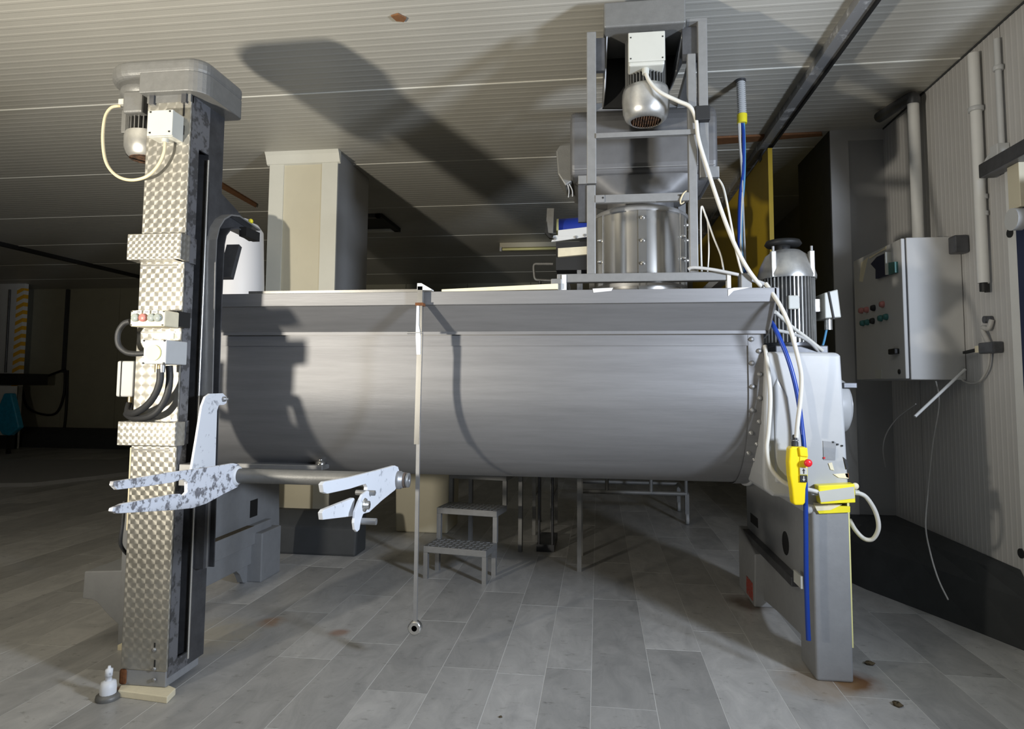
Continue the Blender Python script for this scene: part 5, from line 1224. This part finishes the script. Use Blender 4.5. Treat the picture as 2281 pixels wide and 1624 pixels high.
build(MB().box(cvx(1238), cvx(1545), CYv + 0.03, CYv + 0.55, cvz(600), cvz(537)), 'belt_bed', 'black', cn)
for xx in (cvx(1285),):
    for yy in (CYv + 0.04, CYv + 0.5): build(MB().box(xx, xx + 0.032, yy, yy + 0.032, 0, cvz(600)), 'leg', 'frame_steel', cn)
for (px, py) in ((1236, 532), (1283, 528), (1303, 524)):
    p = at(px, py, CYv - 0.006); build(MB().cyl((p.x, CYv - 0.016, p.z), (p.x, CYv, p.z), 0.010, 8), 'bolt', 'steel', cn)
# office-type rack with rounded handle left of the tower foot
hY = 5.6
hh = thing('push_handle', 'bent tube push handle of a trolley left of the conveyor', 'handle', (at(1200, 630, hY).x, hY, 0))
build(MB().tube([at(*p) for p in ((1232, 588, hY), (1205, 588, hY), (1190, 590, hY), (1190, 610, hY), (1193, 622, hY), (1205, 624, hY), (1232, 625, hY))], 0.012, 8), 'handle_tube', 'frame_steel', hh)
for pxq in (1203, 1232): build(MB().cyl((at(pxq, 600, hY).x, hY, 0.0), (at(pxq, 600, hY).x, hY, at(1200, 625, hY).z), 0.012, 8), 'handle_post', 'dark_steel', hh)
build(MB().box(at(1198, 600, hY).x, at(1236, 600, hY).x, hY - 0.02, hY + 0.45, 0.0, 0.06), 'cart_base', 'dark_steel', hh)
# far left bench with blue bag
bY = 11.4
bt = thing('work_bench', 'dark topped bench with white panel at the far left edge', 'bench', (at(5, 900, bY).x, bY + 0.3, 0))
bX1 = at(40, 845, bY).x
build(MB().box(bX1 - 2.0, bX1, bY, bY + 0.7, at(20, 858, bY).z, at(20, 832, bY).z), 'top', 'black', bt)
build(MB().box(bX1 - 2.0, bX1 - 0.05, bY + 0.02, bY + 0.05, 0.35, at(20, 860, bY).z), 'panel', 'white_paint', bt)
build(MB().box(at(19, 1000, bY).x, at(25, 1000, bY).x, bY - 0.06, bY, 0.0, at(20, 935, bY).z), 'post', 'black', bt)
build(MB().box(bX1 - 2.0, at(28, 930, bY).x, bY - 0.06, bY, at(20, 936, bY).z, at(20, 925, bY).z), 'lower_bar', 'black', bt)
bgp = [at(a, b, bY - 0.1) for a, b in ((18, 876), (34, 876), (46, 925), (52, 952), (30, 970), (14, 968), (0, 945), (2, 915))]
tag(build(MB().prism([(p.x, p.z) for p in bgp], 'Y', bY - 0.2, bY - 0.07), 'plastic_bag', 'blue_bag', bevel=0.03, seg=3), 'blue plastic bag hanging on the far left bench', 'bag')
for k, pts in enumerate((((60, 853), (85, 846), (120, 832), (145, 823)), ((145, 823), (142, 880), (125, 920), (90, 922), (60, 905), (50, 870)), ((150, 825), (148, 900), (142, 960), (130, 1000)))):
    cable('hanging_hose', [(a, b, YB - 0.06) for a, b in pts], 0.025, 'black', ('black hose sagging towards the far left bench', 'black hose hanging in a loop on the dark far wall', 'black hose dropping straight down the dark far wall')[k], 'hose')
tag(build(MB().box(at(146, 700, YB - 0.05).x, at(151, 700, YB - 0.05).x, YB - 0.08, YB - 0.01, at(148, 830, YB).z, CEIL - 0.02), 'wall_conduit', 'plinth'), 'dark conduit running down the far left wall', 'conduit')
# bits of dirt on the floor
for (px, py, lb_) in ((1937, 1480, 'dark crumb of dirt on the floor behind the right leg'), (2000, 1572, 'brown crumb of dirt on the floor near the lower right corner'), (1115, 1598, 'tiny dark crumb on the floor tiles at the bottom middle')):
    p = onz(px, py); s = 0.022 if px > 1500 else 0.008
    mb = MB(); mb.ball((p.x, p.y, s * 0.3), s, 8, 6, 0.35)
    mb.v = [(x + random.uniform(-.3, .3) * s, y + random.uniform(-.3, .3) * s, max(0, z)) for x, y, z in mb.v]
    tag(build(mb, 'dirt_crumb', 'dirt'), lb_, 'dirt')
